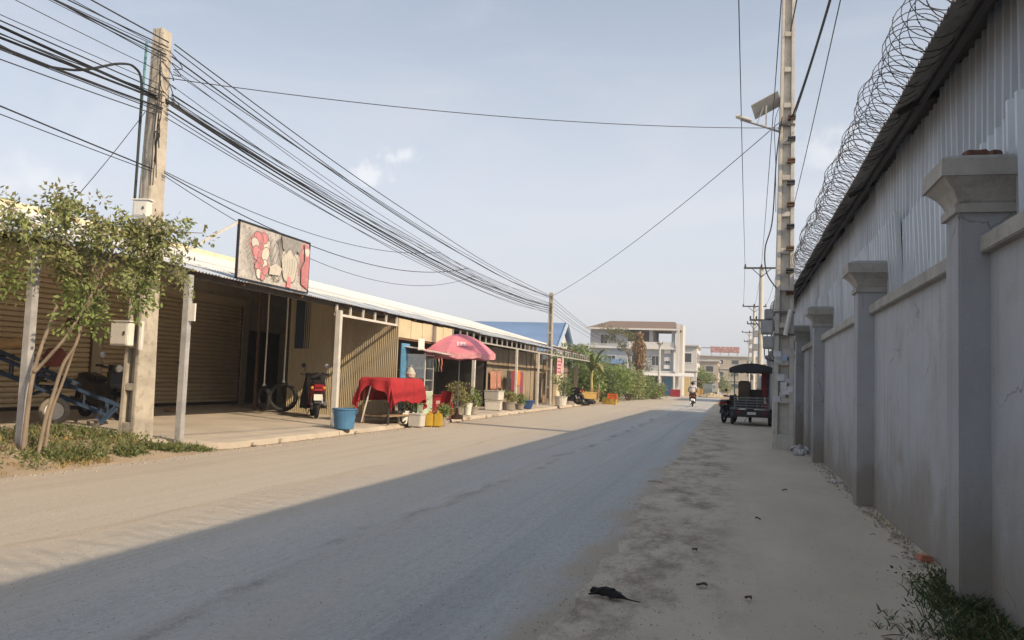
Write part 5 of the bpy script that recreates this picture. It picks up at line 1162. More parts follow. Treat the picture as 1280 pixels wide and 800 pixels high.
for x in (-.58,.58):
    for y in (-.34,.34): g = MB(); g.bar((x,y,0),(x,y,.68),.06); g.build('leg', tw, t)
scooter('dark motorcycle parked at the far stall, nearer one', (-9.5,48.2,.1), R_(70), paint_blk, paint_blk, 1.1, plate=False); scooter('dark motorcycle parked at the far stall beside the banner', (-9.9,50.2,.1), R_(60), paint_blk, paint_wht, 1.1, plate=False)
t = thing('tyre_pile', 'pile of old black tyres on the ground before the banner', 'tyres', (-9.0,50.8,.02))
for k in range(4): g = MB(); g.torus((0,0,0), .25, .08, 'Z', 20, 8); g.build('tyre', black_rubber, t, smooth=True, loc=(.35*(k%2)-.1,.4*(k//2)+.1*k,.09+.14*(k%2)), rot=(U(-.3,.3),U(-.3,.3),0))
def crate(label, x, y, z, mat):
    t = thing('plastic_crate', label, 'crate', (x,y,z), R_(U(-20,20)), 'plastic crates by the bushes')
    g = MB(); g.bb(-.3,.3,-.22,.22,0,.03); g.build('base', mat, t)
    for (a,b_,c,d) in ((-.3,.3,-.22,-.2),(-.3,.3,.2,.22),(-.3,-.28,-.2,.2),(.28,.3,-.2,.2)):
        for z0 in (.04,.15,.27): g = MB(); g.bb(a,b_,c,d,z0,z0+.07); g.build('slat', mat, t)
    for sx in (-.29,.29):
        for sy in (-.21,.21): g = MB(); g.box((sx,sy,.18),(.05,.05,.36)); g.build('corner_post', mat, t)
crate('yellow plastic crate on the road edge by the bushes', -7.95, 55.3, .0, yellow_plastic); crate('orange-red crate stacked on the yellow crate by the bushes', -7.95, 55.3, .37, M('orange_plastic', (.55,.10,.02), .5)); crate('second yellow crate behind the stacked pair', -8.4, 56.2, .0, yellow_plastic)
pot('reddish plant at the foot of the banana plant', (-9.0,54.9,.05), .25, .3, clay, leaf_br, (.4,.5), 200, .16, .06)
# ================================================================== BEYOND THE SHOPS
def curve(y): return .0006*max(0, y-50)**2
# banana plant
bt = thing('banana_plant', 'banana plant with broad torn leaves at the end of the shop row', 'plant', (-9.7,57.0,.0)); bt.scale = (.84,.84,.78)
g = MB(); limb(g, [(0,0,-.05),(.05,0,1.0),(0,.05,2.0),(.05,.0,2.9)], .16, .09, 9); limb(g, [(.5,.4,-.05),(.55,.4,.8),(.6,.45,1.7)], .1, .05, 8); g.build('trunk', M('banana_stem', (.36,.30,.12), .8, .25, 5, .2), bt, smooth=True)
def bigleaf(g, base, a, L, W, rise, droop):
    n = 9; d = Vector((math.cos(a), math.sin(a), 0)); s = Vector((-d.y, d.x, 0)); pts = []
    for i in range(n+1):
        t = i/n; c = Vector(base)+d*L*t*.75+Vector((0,0,rise*math.sin(t*math.pi*.55)*L-droop*t*t*L)); w = W*math.sin(math.pi*min(1,.08+t*.92))**.6*.5
        pts.append((c, w, t))
    for i in range(n):
        (c0,w0,t0),(c1,w1,t1) = pts[i], pts[i+1]; cr = Vector((0,0,.12))
        for q in (-1,1):
            k = .86 if i % 2 else 1.0
            g.add([c0, c0+s*q*w0*k-cr*w0*2, c1+s*q*w1*k*.95-cr*w1*2, c1], [(0,1,2,3)])
for k, (a, L, W, r, dr) in enumerate([(2.6,2.2,.6,.9,.5),(3.4,2.0,.55,.8,.7),(.4,2.2,.6,.95,.5),(5.6,1.9,.55,.7,.8),(4.6,2.2,.6,1.0,.6),(1.5,2.0,.55,.9,.5),(.9,1.7,.5,.4,.9),(6.0,2.1,.6,1.1,.45),(3.0,1.6,.5,1.2,.25)]):
    g = MB(); bigleaf(g, (.05,0,2.75+.05*k), a, L, W, r, dr); g.build('leaf', leaf_gr if k % 3 else leaf_yl, bt, solid=.004)
# bushes behind the banana plant
for k, (x, y, r, m_, n, lab) in enumerate([(-10.3,59.5,(1.5,1.6,1.3),leaf_gr,3000,'dense green bush right behind the banana plant'),(-9.6,63,(1.5,1.8,1.25),leaf_dk,3000,'darker bush with low spreading leaves past the banana plant'),(-9.4,67,(1.6,2.0,1.35),leaf_gr,3000,'rounded green bush in the middle of the roadside thicket'),(-8.9,71.5,(1.4,1.8,1.2),leaf_ol,2600,'olive bush in front of the dry brown column'),(-8.5,76.5,(1.4,2.0,.95),leaf_gr,2400,'low bush near the far end of the thicket'),(-7.9,82.5,(1.3,2.2,.7),leaf_ol,2000,'lowest last bush of the roadside thicket'),(-12.2,61,(1.8,2.0,1.9),leaf_dk,3000,'tall dark shrub behind the banana plant'),(-11.8,68,(2.0,2.2,1.8),leaf_gr,3000,'tall green shrub behind the roadside thicket'),(-11.0,76,(2.0,2.4,1.7),leaf_dk,2600,'dark shrub below the three storey house')]):
    bush(lab, (x,y,0), (r[0]*1.08,r[1],r[2]*1.28), int(n*1.2), .24, .11, m_, group='roadside thicket', lumps=16)
# dry vine column and its tree
t = thing('dry_vine_column', 'tall column of dry brown creeper rising above the thicket', 'plant', (-9.0,79.5,0))
g = MB(); 
for k in range(2600):
    z = U(1.8,6.3); a = U(0,6.28); r = (.5+.16*math.sin(z*1.7)+.1*math.sin(z*4.1))*U(.5,1); p = Vector((r*math.cos(a),r*math.sin(a),z)); g.leaf(p, Vector((U(-.3,.3),U(-.3,.3),-1)), rnd_unit(), U(.16,.36), .09)
g.build('dry_leaves', leaf_br, t); g = MB(); limb(g, [(0,0,-.05),(.05,.05,3),(0,0,6.4)], .22, .12, 9); g.build('trunk', bark, t)
t = thing('wispy_tree', 'wispy yellow-green tree leaning left of the dry brown column', 'tree', (-10.0,81,0)); g = MB(); l = MB()
limb(g, [(0,0,-.05),(.05,0,2.5),(-.3,0,4.6)], .12, .06, 7)
for (dx,dz) in ((-1.6,6.6),(-2.4,6.0),(-.6,6.4),(-1.2,5.2),(.4,5.9),(-2.8,6.7),(1.6,4.0),(1.9,3.2),(1.2,4.9)):
    limb(g, [(-.25,0,4.2),(dx*.5,U(-.3,.3),(4.3+dz)/2+.2),(dx,U(-.4,.4),dz)], .04, .012, 5)
    for q in range(5): clump(l, (dx*U(.6,1.05),U(-.5,.5),dz+U(-.4,.2)), (.4,.4,.28), 44, .2, .08)
g.build('trunk', bark, t); l.build('crown', leafmat('pale_olive_leaf', (.17,.17,.06)), t)

# three storey house
hb_m = M('pale_blue_grey_render', (.42,.45,.48), .9, .08, .6, .1, 20, dirt=((.32,.34,.36), .58, .8, .7)); h_beige = M('house_beige', (.40,.36,.29), .9, .08, 1, .1); h_white = M('house_white', (.56,.56,.55), .85, .06, 1, .05); h_roof = M('brown_tile_roof', (.16,.115,.09), .9, .15, 1.5, .2, 6, stretch=(1,6,6)); win_m = M('dark_glass', (.05,.06,.075), .15, .2, 2, 0); blue_tin = M('blue_tin_roof', (.14,.23,.40), .6, .15, .7, .05, stretch=(.3,1,1))
H = thing('three_storey_house', 'pale three storey house with brown roof and open top-floor terrace', 'house', (-13.4,110,0))
def hbox(n_, m_, x0,x1,y0,y1,z0,z1, par=None): g = MB(); g.bb(x0,x1,y0,y1,z0,z1); return g.build(n_, m_, par or H)
hbox('wall', hb_m, -5.6,-.6,0,9,0,8.6); hbox('wall', hb_m, -.6,5.4,.15,9,0,6.0)
hbox('floor_slab', h_white, -5.7,5.8,-.5,9.1,6.0,6.25); hbox('floor_slab', h_white, -5.7,5.6,-.3,9.1,3.0,3.2)
hbox('recess_wall', h_beige, -.6,2.2,3.0,3.2,6.25,8.6)
for x in (2.2,5.1): hbox('column', hb_m, x,x+.45,0,.5,6.25,8.6)
for x in (2.2,5.1): hbox('column', hb_m, x,x+.45,8.4,8.9,6.25,8.6)
hbox('balustrade', h_white, -.6,5.5,-.35,-.25,6.25,6.95); hbox('side_wall', h_beige, 2.2,2.4,.5,8.4,6.25,8.6); hbox('column', h_white, 5.7,6.1,-.6,-.1,0,9.2)
hbox('stair_tower', h_white, 5.5,6.3,4,9,0,9.6)
g = MB(); e = (-6.1,6.2,-.9,9.6,8.65); r0 = (-3.6,4.2,4.3,9.95)
g.add([(e[0],e[2],e[4]),(e[1],e[2],e[4]),(e[1],e[3],e[4]),(e[0],e[3],e[4]),(r0[0],r0[2],r0[3]),(r0[1]+1.0,r0[2],r0[3])], [(0,1,5,4),(1,2,5),(2,3,4,5),(3,0,4),(3,2,1,0)]); rf = g.build('roof', h_roof, H)
hbox('eave_board', h_white, -6.15,6.25,-.98,-.9,8.45,8.68, rf)
def window(x0,x1,z0,z1,y=0.0, par=None):
    g = MB(); g.bb(x0-.1,x1+.1,y-.06,y+.02,z0-.1,z1+.1); f = g.build('window', h_white, par or H); g = MB(); g.bb(x0,(x0+x1)/2-.03,y-.075,y-.062,z0,z1); g.build('pane', win_m, f); g = MB(); g.bb((x0+x1)/2+.03,x1,y-.075,y-.062,z0,z1); g.build('pane', win_m, f)
window(-4.2,-3.3,6.6,7.8); window(-2.8,-2.2,6.9,7.7); window(2.6,3.5,3.9,5.1,.15); window(-3.2,-2.2,3.8,5.0); window(0,.9,3.9,5.1,.15); window(4.4,4.9,4.2,5.0,.15)
for (x0,x1,m_) in ((1.0,2.4,h_white),(2.7,4.0,win_m),(4.2,5.2,blue_paint)): hbox('shopfront', m_, x0,x1,.05,.12,.1,2.5)
g = MB(); g.add([(0,.1,3.0),(8.0,.1,3.0),(8.2,-2.6,2.55),(-.2,-2.6,2.55)], [(0,1,2,3)]); g.build('awning', h_white, H, solid=.06)
for x in (.2,4,7.8): hbox('awning_post', h_white, x,x+.12,-2.5,-2.38,0,2.6)
for k in range(3): hbox('air_conditioner', h_white, 4.2,5.0,-.25,.1,3.5+k*1.0,4.0+k*1.0)
g = MB(); g.add([(-4.4,-.1,4.6),(-.8,-.1,4.6),(-.6,-2.8,3.9),(-4.6,-2.8,3.9)], [(0,1,2,3)]); g.build('awning', blue_tin, H, solid=.05)
# blue roofed house behind the shops
BH = thing('blue_roof_house', 'low house with long blue tin roof and white gable behind the shops', 'house', (-15.6,71,0))
def bbox(n_, m_, *a): g = MB(); g.bb(*a); return g.build(n_, m_, BH)
bbox('wall', h_white, -12,0,.3,7.7,0,4.05)
g = MB(); g.add([(-12.5,-.4,3.95),(.5,-.4,3.95),(.5,4,6.75),(-12.5,4,6.75),(.5,8.4,3.95),(-12.5,8.4,3.95)], [(0,1,2,3),(3,2,4,5)]); rf = g.build('roof', blue_tin, BH, solid=.06)
g = MB(); g.add([(0,.3,4.05),(0,7.7,4.05),(0,4,6.5)], [(0,1,2)]); g.build('gable', h_white, BH, solid=.05)
g = MB(); g.bar((.52,-.45,3.9),(.52,4,6.8),.16,.3); g.bar((.52,4,6.8),(.52,8.45,3.9),.16,.3); g.build('barge_board', M('pale_blue_board', (.4,.5,.62), .7), rf)
for k in range(3): g = MB(); g.bb(.0,.06,1.2+k*2.2,2.2+k*2.2,1.3,2.6); g.build('window', win_m, BH)
g = MB(); g.add([(.5,-.5,3.3),(3.4,-.5,2.9),(3.4,8,2.9),(.5,8,3.3)], [(0,1,2,3)]); g.build('lean_to_roof', blue_tin, BH, solid=.05)
bush('green treetop showing between the blue gable and the far pole', (-13.0,69.0,3.0), (1.4,1.6,1.0), 1400, .18, .08, leaf_ol, 'tree', None, 'distant_tree', lumps=10)
# distant palm-like tree top behind the white roof
bush('small dark treetop peeping over the white roof', (-27,75,4.8), (1.5,1.5,1.0), 500, .2, .08, leaf_dk, 'tree', None, 'distant_tree', lumps=8)

# buildings down the street
def block(label, x, y, w, d, h, m_, floors, cols, roofm=None, par=.5):
    t = thing('street_building', label, 'building', (x,y,0), 0, 'far street buildings'); g = MB(); g.bb(0,w,0,d,0,h); g.build('wall', m_, t)
    fh = h/floors
    for f_ in range(floors):
        g = MB(); g.bb(-.15,w+.15,-.3,d,fh*(f_+1)-.12,fh*(f_+1)+.08); g.build('floor_band', h_white, t)
        for c in range(cols):
            cw = w/cols; x0 = cw*c+cw*.25; g = MB(); g.bb(x0,x0+cw*.5,-.05,.02,fh*f_+fh*.32,fh*f_+fh*.75); wn_ = g.build('window', h_white, t); g = MB(); g.bb(x0+.1,x0+cw*.5-.1,-.07,-.052,fh*f_+fh*.36,fh*f_+fh*.72); g.build('pane', win_m, wn_)
        cw = d/3
        for c in range(3): g = MB(); g.bb(w-.02,w+.05,cw*c+cw*.3,cw*c+cw*.7,fh*f_+fh*.35,fh*f_+fh*.75); g.build('window', win_m, t)
    g = MB(); g.bb(-.3,w+.3,-.5,d+.2,h+.08,h+.08+par*.4); g.build('roof_edge', roofm or h_white, t); return t
block('white two storey building right after the three storey house', -15, 135, 8.8, 12, 7.6, h_white, 2, 3)
block('beige low building with flat roof down the street', -13, 165, 9.5, 14, 6.2, h_beige, 2, 3)
tsg = block('wide beige building at the end of the street below the red sign', -10.5, 230, 16, 16, 9.5, h_beige, 3, 4)
block('pale building closing the far end of the street', 7, 250, 14, 14, 8.2, h_white, 3, 4)
block('grey building behind the right poles', 6.5, 120, 7, 16, 7.0, hb_m, 2, 3)
block('pale shophouse on the right past the low wall', 3.4, 78, 6, 14, 6.2, h_white, 2, 2)
t = thing('roof_sign', 'red rooftop sign board with white print at the street end', 'sign', (-7.0,229.5,10.2)); g = MB(); g.bb(0,7.5,0,.2,.3,1.9); g.build('board', M('red_sign', (.36,.17,.16), .7, .1, 1, 0, dirt=((.65,.5,.48), .56, .6, 2.2)), t)
for k in range(4): g = MB(); g.bb(.3+2.2*k,.42+2.2*k,.2,.3,-.7,1.8); g.build('support', dark_steel, t)
g = MB(); g.bb(-6,0,.05,.2,1.4,1.6); g.bb(-6,-5.85,.05,.2,-.7,1.5); g.build('frame_bar', dark_steel, t)
t = thing('street_tree', 'rounded green tree beside the road down the street', 'tree', (-5.6,140,0)); g = MB(); limb(g, [(0,0,-.1),(.1,0,1.2),(0,0,2.4)], .25, .14, 8); g.build('trunk', bark, t); l = MB()
for k in range(26): a = U(0,6.28); q = U(.2,1); clump(l, (2.4*q*math.cos(a),2.2*q*math.sin(a),1.5+U(0,2.8)*(1-.3*q)), (.9,.9,.7), 120, .34, .17)
l.build('crown', leaf_gr, t)
bush('distant green tree at the bend of the street', (-3.0,190,0), (3.2,3,2.6), 1600, .5, .25, leaf_ol, 'tree', None, 'street_tree', lumps=12); bush('dark tree behind the pale shophouse on the right', (4.4,66,0), (1.6,3,2.6), 2400, .25, .1, leaf_dk, 'tree', None, 'street_tree', lumps=14)
bush('tree beyond the end of the wall, behind the pole boxes', (2.8,50,1.6), (1.0,2.2,1.5), 1800, .18, .08, leaf_gr, 'tree', None, 'street_tree', lumps=12)
g = MB(); g.bb(0,1.1,0,1.1,0,3.0); o = g.build('gate_pillar', M('yellow_paint', (.56,.45,.22), .85, .1, 2, .1), loc=(-7.6,122,0), bevel=.02); tag(o, 'yellow gate pillar right of the three storey house', 'pillar')
t = thing('market_stall', 'small wooden stall with flat roof beside the yellow gate pillar', 'stall', (-5.9,124,0)); g = MB(); g.bb(-1.4,1.4,-1,1,2.0,2.12); g.build('roof', wood, t); g = MB(); g.bb(-1.1,1.1,-.8,.6,.2,1.0); g.build('counter', tw, t)
for x in (-1.2,1.2):
    for y in (-.9,.9): g = MB(); g.bar((x,y,0),(x,y,2),.08); g.build('post', wood, t)
t = thing('parked_van', 'small grey van parked beside the street tree', 'van', (-4.0,131,0), R_(80)); g = MB(); g.prism([(-1.7,.35),(1.7,.35),(1.75,.9),(1.1,1.1),(.7,1.75),(-1.6,1.8),(-1.75,1.0)], -.75, .75, 'Y'); g.build('body', M('grey_green_paint', (.25,.29,.28), .4), t, bevel=.06)
for x in (-1.1,1.1):
    for s in (-.72,.72): g = MB(); g.torus((x,s,.32), .22, .1, 'Y', 16, 6); g.build('wheel', black_rubber, t)
for s in (-.76,.755): g = MB(); g.bb(-1.4,.6,s,s+.01,1.1,1.6); g.build('window', win_m, t)
g = MB()
for _ in range(500):
    a = U(0,6.28); q = random.random()**.5; x, y = -3.3+1.6*q*math.cos(a), 112+5*q*math.sin(a); s = U(.06,.22); g.box((x,y,.1+(1-q)*.45), (s,s*1.3,s*.8), Matrix.Rotation(U(0,3),3,'Z'))
o = stuff(g.build('rubble_heap', M('pale_rubble', (.48,.40,.28), .95, .2, 3, .3))); o['label'] = 'heap of pale rubble at the road bend'; o['category'] = 'rubble'
g = MB(); g.box((0,0,.25),(1.2,.45,.5)); o = g.build('red_bench', red_plastic, loc=(-7.3,104.5,0), bevel=.03); tag(o, 'red box bench in front of the three storey house', 'bench'); g = MB(); g.box((0,.25,.7),(1.2,.06,.4)); g.build('backrest', red_plastic, o)

# ================================================================== TUK-TUK
tk = thing('tuk_tuk', 'black tuk-tuk trailer with slatted tailgate parked in the wall shade', 'tuk-tuk', (.56,33.3,0))
tkd = M('tuk_black_paint', (.018,.018,.02), .35, .15, 4, .03, coat=.2, dirt=((.10,.09,.08), .6, .8, 6)); slatm = M('tailgate_steel', (.20,.20,.20), .4, .15, 5, .03, metal=.6); tkseat = M('brown_seat_vinyl', (.07,.05,.035), .5, .2, 6, .1); tkred = M('red_seat_vinyl', (.28,.03,.03), .5, .2, 6, .1)
def kb(n_, m_, x0,x1,y0,y1,z0,z1, par=None, bev=0.): g = MB(); g.bb(x0,x1,y0,y1,z0,z1); return g.build(n_, m_, par or tk, bevel=bev)
kb('chassis', tkd, -.62,.62,.05,2.2,.40,.56, bev=.02)
kb('rear_apron', tkd, -.66,.66,-.02,.05,.32,.60, bev=.01)
for s in (-1,1):
    g = MB(); g.torus((0,0,0), .21, .075, 'X', 24, 8); w = g.build('wheel', black_rubber, tk, smooth=True, loc=(s*.70,.42,.285)); g = MB(); g.lathe([(.15,-.04),(.16,0),(.05,.03),(.05,.06)], 14, axis='X', close=True); g.build('rim', slatm, w)
    g = MB()
    for k in range(8):
        a0, a1 = R_(10+20*k), R_(30+20*k); g.add([(-.1,.34*math.cos(a0),.34*math.sin(a0)),(.1,.34*math.cos(a0),.34*math.sin(a0)),(.1,.34*math.cos(a1),.34*math.sin(a1)),(-.1,.34*math.cos(a1),.34*math.sin(a1))], [(0,1,2,3)])
    g.build('mudguard', tkd, tk, loc=(s*.70,.42,.30), solid=.012)
    for y in (.03,1.05,2.15): g = MB(); g.bar((s*.63,y,.56),(s*.66,y,2.12),.045); g.build('roof_post', slatm if y < .5 else tkd, tk)
    for z in (.72,.86,1.0,1.12): kb('side_rail', slatm, s*.64-.012,s*.64+.012,.06,2.1,z-.015,z+.015)
    kb('seat', tkred if s > 0 else tkseat, s*.60-.2*(s>0),s*.60+.2*(s<0),.25,2.0,.62,.86, bev=.04)
    kb('side_cushion', tkseat, s*.62-.06*(s>0),s*.62+.06*(s<0),.25,2.0,.88,1.2, bev=.03)
    kb('tail_lamp', M('dull_red_lens', (.12,.01,.012), .4), s*.5-.09,s*.5+.09,-.045,-.022,.44,.54)
for z in (.66,.76,.86,.96,1.06): kb('tailgate_slat', slatm, -.64,.64,-.03,.0,z-.02,z+.02)
for x in (-.64,-.2,.2,.64): kb('tailgate_upright', slatm, x-.015,x+.015,-.018,.012,.58,1.12)
kb('number_plate', white_paint, -.16,.16,-.036,-.024,.42,.52)
kb('front_bench', tkseat, -.5,.5,1.75,2.1,.62,1.38, bev=.05); kb('seat_back', M('tan_seat_vinyl', (.16,.12,.07), .6, .2, 5, .1), -.5,-.02,1.55,1.75,.9,1.72, bev=.05)
g = MB()
def rfn(u, v): x = -.84+1.68*u; return (x, -.28+2.9*v, 2.16+.20*math.cos((u-.5)*math.pi)**.8+.03*math.sin(v*math.pi))
g.grid(rfn, 18, 8); rf = g.build('roof', M('black_canvas', (.02,.019,.02), .8, .3, 5, .15), tk, smooth=True, solid=.03)
for (a,b_,c,d) in ((-.84,.84,-.29,-.27),(-.84,.84,2.6,2.62)):
    g = MB(); g.grid(lambda u,v: (a+(b_-a)*u, c, 2.17+.20*math.cos((u-.5)*math.pi)**.8*(1-v)-.13*v+.012*math.sin(u*40)*v), 30, 3); g.build('valance', black_plastic, rf, solid=.01)
for s in (-.845,.845): g = MB(); g.grid(lambda u,v: (s, -.28+2.9*u, 2.17-.13*v+.012*math.sin(u*60)*v), 30, 3); g.build('valance', black_plastic, rf, solid=.01)
for s in (-.8,.8): kb('roof_rail', slatm, s-.02,s+.02,-.2,2.5,2.12,2.16)
kb('rolled_curtain', M('dark_red_curtain', (.13,.02,.025), .8, .3, 6, .2), .35,.6,.1,.2,1.1,2.1, bev=.04)
kb('drawbar', tkd, -.05,.05,2.2,3.4,.42,.5)
kb('bell', chrome, -.06,.06,1.2,1.3,1.75,1.95, bev=.02); kb('hanging_strap', black_rubber, -.05,-.02,1.3,1.33,1.2,2.2)
scooter('motorcycle hitched in front of the tuk-tuk', (.56,36.9,0), 0, paint_blk, paint_blk, 1.1, plate=False)
scooter('motorcycle parked just left of the tuk-tuk', (-.28,35.6,0), R_(-18), paint_blk, paint_blk, 1.05, plate=False)
# ================================================================== RIDER
sc = scooter('dark scooter carrying a rider away down the road', (-2.95,59.4,0), R_(2), paint_blk, paint_blk, 1.0)
def skinned(name, mat, parent, verts, edges, radii, subs=2, root=0):
    me = bpy.data.meshes.new(name); me.from_pydata([Vector(v) for v in verts], edges, []); o = obj(name, me, mat, parent)
    o.modifiers.new('skin', 'SKIN'); sv = me.skin_vertices[0].data
    for i, r in enumerate(radii): sv[i].radius = (r, r) if not isinstance(r, tuple) else r
    sv[root].use_root = True; k = o.modifiers.new('sub', 'SUBSURF'); k.levels = subs; k.render_levels = subs; return o
pr = thing('person', 'rider in a pale shirt and dark helmet seen from behind on a scooter', 'person', (-2.95,59.4,0))
skin_m = M('skin', (.30,.18,.12), .6, .1, 6, 0)
V = [(0,-.35,.92),(0,-.34,1.08),(0,-.28,1.28),(0,-.24,1.40),(0,-.22,1.47),(0,-.20,1.57),(0,-.19,1.66)]
E_ = [(i,i+1) for i in range(6)]; RR = [(.15,.12),(.14,.11),(.17,.11),(.13,.09),.055,.095,.07]
for s in (-1,1):
    b0 = len(V); V += [(s*.20,-.24,1.37),(s*.26,-.10,1.18),(s*.30,.12,1.06),(s*.31,.27,1.04)]; E_ += [(3,b0),(b0,b0+1),(b0+1,b0+2),(b0+2,b0+3)]; RR += [.06,.05,.04,.035]
    b1 = len(V); V += [(s*.11,-.30,.88),(s*.17,.10,.80),(s*.17,.08,.42),(s*.17,.20,.36)]; E_ += [(0,b1),(b1,b1+1),(b1+1,b1+2),(b1+2,b1+3)]; RR += [.09,.075,.05,.045]
body = skinned('body', skin_m, pr, V, E_, RR)
SV = [V[0],V[1],V[2],V[3]]; SE = [(0,1),(1,2),(2,3)]; SR = [(.165,.135),(.155,.125),(.185,.125),(.145,.105)]
for s in (-1,1): b0 = len(SV); SV += [(s*.20,-.24,1.37),(s*.25,-.13,1.21)]; SE += [(3,b0),(b0,b0+1)]; SR += [.075,.068]
skinned('shirt', M('pale_shirt', (.55,.54,.56), .9, .08, 5, .1), pr, SV, SE, SR)
TV = [(0,-.35,.90)]; TE = []; TR = [(.165,.13)]
for s in (-1,1): b1 = len(TV); TV += [(s*.11,-.30,.88),(s*.17,.10,.80),(s*.17,.08,.45)]; TE += [(0,b1),(b1,b1+1),(b1+1,b1+2)]; TR += [.105,.09,.062]
skinned('trousers', M('dark_trousers', (.03,.03,.035), .9, .1, 5, .1), pr, TV, TE, TR)
g = MB(); g.lathe([(.0,.15),(.08,.13),(.125,.06),(.13,-.02),(.115,-.07)], 16, (0,-.20,1.60)); g.build('helmet', black_plastic, pr, smooth=True)

# ================================================================== SMALL THINGS ON THE GROUND
t = thing('dead_rat', 'small black dead animal with a long thin tail on the road edge', 'animal', (-.80,5.72,.012), R_(-18))
fur = M('black_fur', (.012,.012,.013), .9, .4, 40, .5, 200)
V = [(-.12,0,.018),(-.07,.005,.026),(-.01,.0,.028),(.05,-.002,.024),(.085,-.004,.014),(.13,-.012,.006),(.18,-.02,.005),(.23,-.018,.004),(-.155,.0,.012)]
E_ = [(0,1),(1,2),(2,3),(3,4),(4,5),(5,6),(6,7),(0,8)]; RR = [.022,.026,.034,.032,.016,.006,.0045,.003,.010]
for (x, y) in ((-.10,.05),(-.10,-.05),(.05,.055),(.055,-.05)):
    b0 = len(V); V += [(x,y*.8,.012),(x-.035,y*1.3,.006)]; j = 1 if x < 0 else 3; E_ += [(j,b0),(b0,b0+1)]; RR += [.009,.006]
for s in (-1,1): b0 = len(V); V.append((-.135,s*.016,.038)); E_.append((0,b0)); RR.append(.008)
skinned('body', fur, t, V, E_, RR, 2, 2)
def twigs(g, cx, cy, n, sx, sy, L):
    for _ in range(n): x, y = cx+random.gauss(0,sx), cy+random.gauss(0,sy); a = U(0,6.28); l = L*U(.3,1); g.tube([(x,y,.008),(x+l*.5*math.cos(a)+U(-.01,.01),y+l*.5*math.sin(a),.014),(x+l*math.cos(a),y+l*math.sin(a),.008)], [.004,.005,.003], 5)
g = MB(); g.tube([(0,0,.01),(.12,-.03,.02),(.22,-.09,.01)], [.008,.01,.005], 6); g.tube([(.1,-.02,.015),(.13,.04,.012)], .004, 5); tag(g.build('stick', bark, loc=(-1.25,12.6,.004)), 'dark stick lying on the asphalt edge', 'stick')
leafd = M('dry_dark_leaf', (.09,.07,.05), .8, .3, 9, .2)
for k, (x, y, lab) in enumerate([(.25,9.7,'dark dry leaf in the middle of the dusty shoulder'),(.68,12.6,'curled dark leaf near the second pillar'),(-.33,7.6,'dry leaf near the worn asphalt edge'),(-.22,6.3,'dark leaf curled on the shoulder near the dead animal'),(.10,6.05,'small torn leaf on the shoulder in front of the camera')]):
    g = MB(); s = U(.028,.045); g.grid(lambda u,v: ((u-.5)*s*2, (v-.5)*s*.9*math.sin(math.pi*(.1+.8*u)), .012+.03*(v-.5)**2*4*.5+.008*math.sin(u*5)), 6, 4); o = g.build('dry_leaf', leafd, loc=(x,y,0), rot=(0,0,U(0,3)), solid=.002); tag(o, lab, 'leaf', 'litter on the shoulder')
g = MB(); g.box((0,0,.03),(.12,.09,.05)); tag(g.build('brick_fragment', M('salmon_brick', (.42,.17,.11), .95, .25, 14, .4), loc=(1.60,8.05,0), rot=(0,.1,.4), bevel=.008), 'salmon brick piece at the foot of the wall', 'brick')
g = MB(); twigs(g, 1.1, 5.3, 26, .18, .35, .16); twigs(g, 1.5, 8.6, 22, .08, 1.1, .08); o = stuff(g.build('dry_twigs', bark)); o['label'] = 'scattered dry twigs at the wall foot'; o['category'] = 'twigs'
bagm = M('crumpled_plastic', (.5,.5,.5), .4, .3, 14, .4, dirt=((.2,.17,.14), .5, .7, 8))
for k, (x, y, s, lab) in enumerate([(1.45,20.9,.22,'crumpled pale plastic bag beside the tall pole base'),(1.5,20.2,.16,'smaller dirty plastic scrap in front of the tall pole'),(1.36,19.6,.13,'flattened white wrapper near the tall pole'),(1.5,14.2,.07,'white scrap at the wall foot between pillars')]):
    g = MB(); g.grid(lambda u,v: (s*2*(u-.5), s*1.5*(v-.5), max(0,.02+s*.7*mnoise.noise(Vector((u*4+k*3,v*4,1)))+s*.35*math.sin(u*3.14)*math.sin(v*3.14))), 10, 10); o = g.build('plastic_litter', bagm, loc=(x,y,.0), rot=(0,0,U(0,3))); tag(o, lab, 'litter', 'litter on the shoulder')
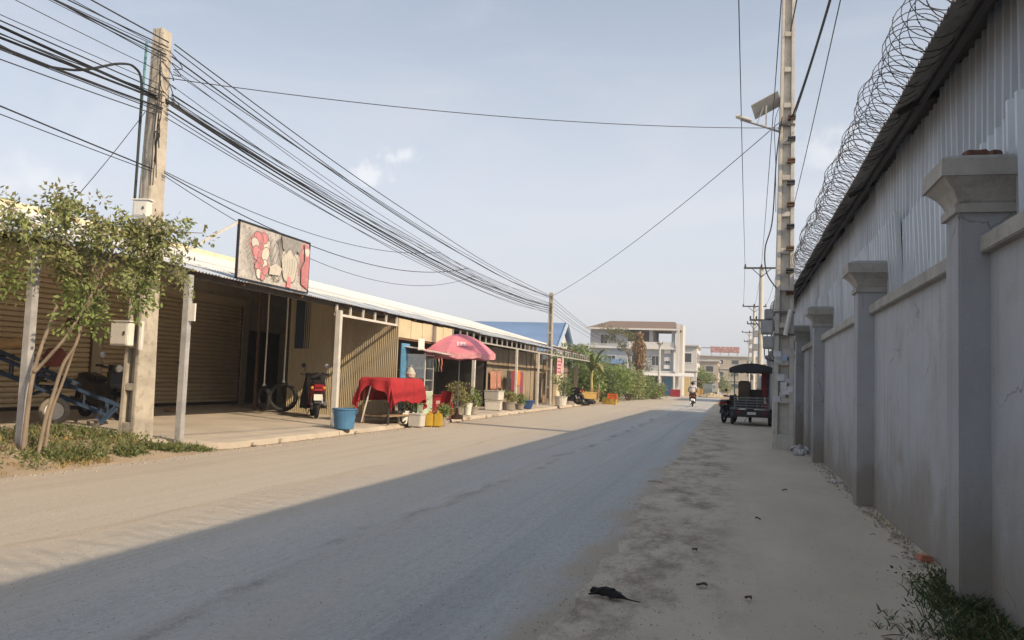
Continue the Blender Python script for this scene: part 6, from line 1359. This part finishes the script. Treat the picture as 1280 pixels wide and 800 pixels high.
# grit, pebbles and crumbs: uncountable
g = MB()
def peb(x, y, s, z=0): g.box((x,y,z+s*.25), (s,s*U(.6,1.1),s*.6), Matrix.Rotation(U(0,3),3,'Z'), (.6,.7))
for _ in range(1800): y = 4+46*random.random()**1.8; x = -.75+random.gauss(0,.28); peb(x, y, U(.003,.010))
for _ in range(900): y = 5+36*random.random()**1.6; peb(1.66-abs(random.gauss(0,.09)), y, U(.008,.035))
for _ in range(900): y = 4+40*random.random()**1.7; peb(U(-.6,1.5), y, U(.003,.008))
for _ in range(700): y = 5+40*random.random()**1.5; peb(-8.6+random.gauss(0,.12), y, U(.01,.04))
for _ in range(500): y = 4+40*random.random()**1.5; peb(U(-8.6,-1), y, U(.003,.009))
gl, gd = MB(), MB()
for _ in range(5200):
    q = gl if random.random() < .55 else gd; y = 3.6+7.5*random.random()**1.3; x = U(-6.5,1.6) if random.random() < .8 else -1.1+random.gauss(0,.25); s = U(.003,.0075); q.box((x,y,s*.2), (s,s*U(.7,1.2),s*.6), Matrix.Rotation(U(0,3),3,'Z'), (.6,.7))
for q, nm, c, lb in ((gl,'pale_grit',(.47,.44,.39),'pale specks of grit scattered over the near road'),(gd,'dark_grit',(.19,.18,.17),'dark specks of grit scattered over the near road')):
    o = stuff(q.build(nm, M(nm+'_stone', c, .95, .3, 20, 0))); o['label'] = lb; o['category'] = 'gravel'
o = stuff(g.build('grit', M('grit_stone', (.30,.265,.225), .95, .35, 20, .2))); o['label'] = 'loose grit and pebbles along the road edges'; o['category'] = 'gravel'
# ================================================================== AIR
g = MB(); g.bb(-1490, 1490, -390, 2590, -1.0, 16.0)
hz = bpy.data.materials.new('dusty_air'); hz.use_nodes = True; nt = hz.node_tree; nt.nodes.clear()
ho = nt.nodes.new('ShaderNodeOutputMaterial'); hv_ = nt.nodes.new('ShaderNodeVolumePrincipled')
hv_.inputs['Color'].default_value = (.86,.87,.90,1); hv_.inputs['Density'].default_value = .0011; hv_.inputs['Anisotropy'].default_value = .25
nt.links.new(hv_.outputs[0], ho.inputs['Volume'])
o = stuff(g.build('haze', hz)); o['label'] = 'thin dusty haze over the street'; o['category'] = 'haze'
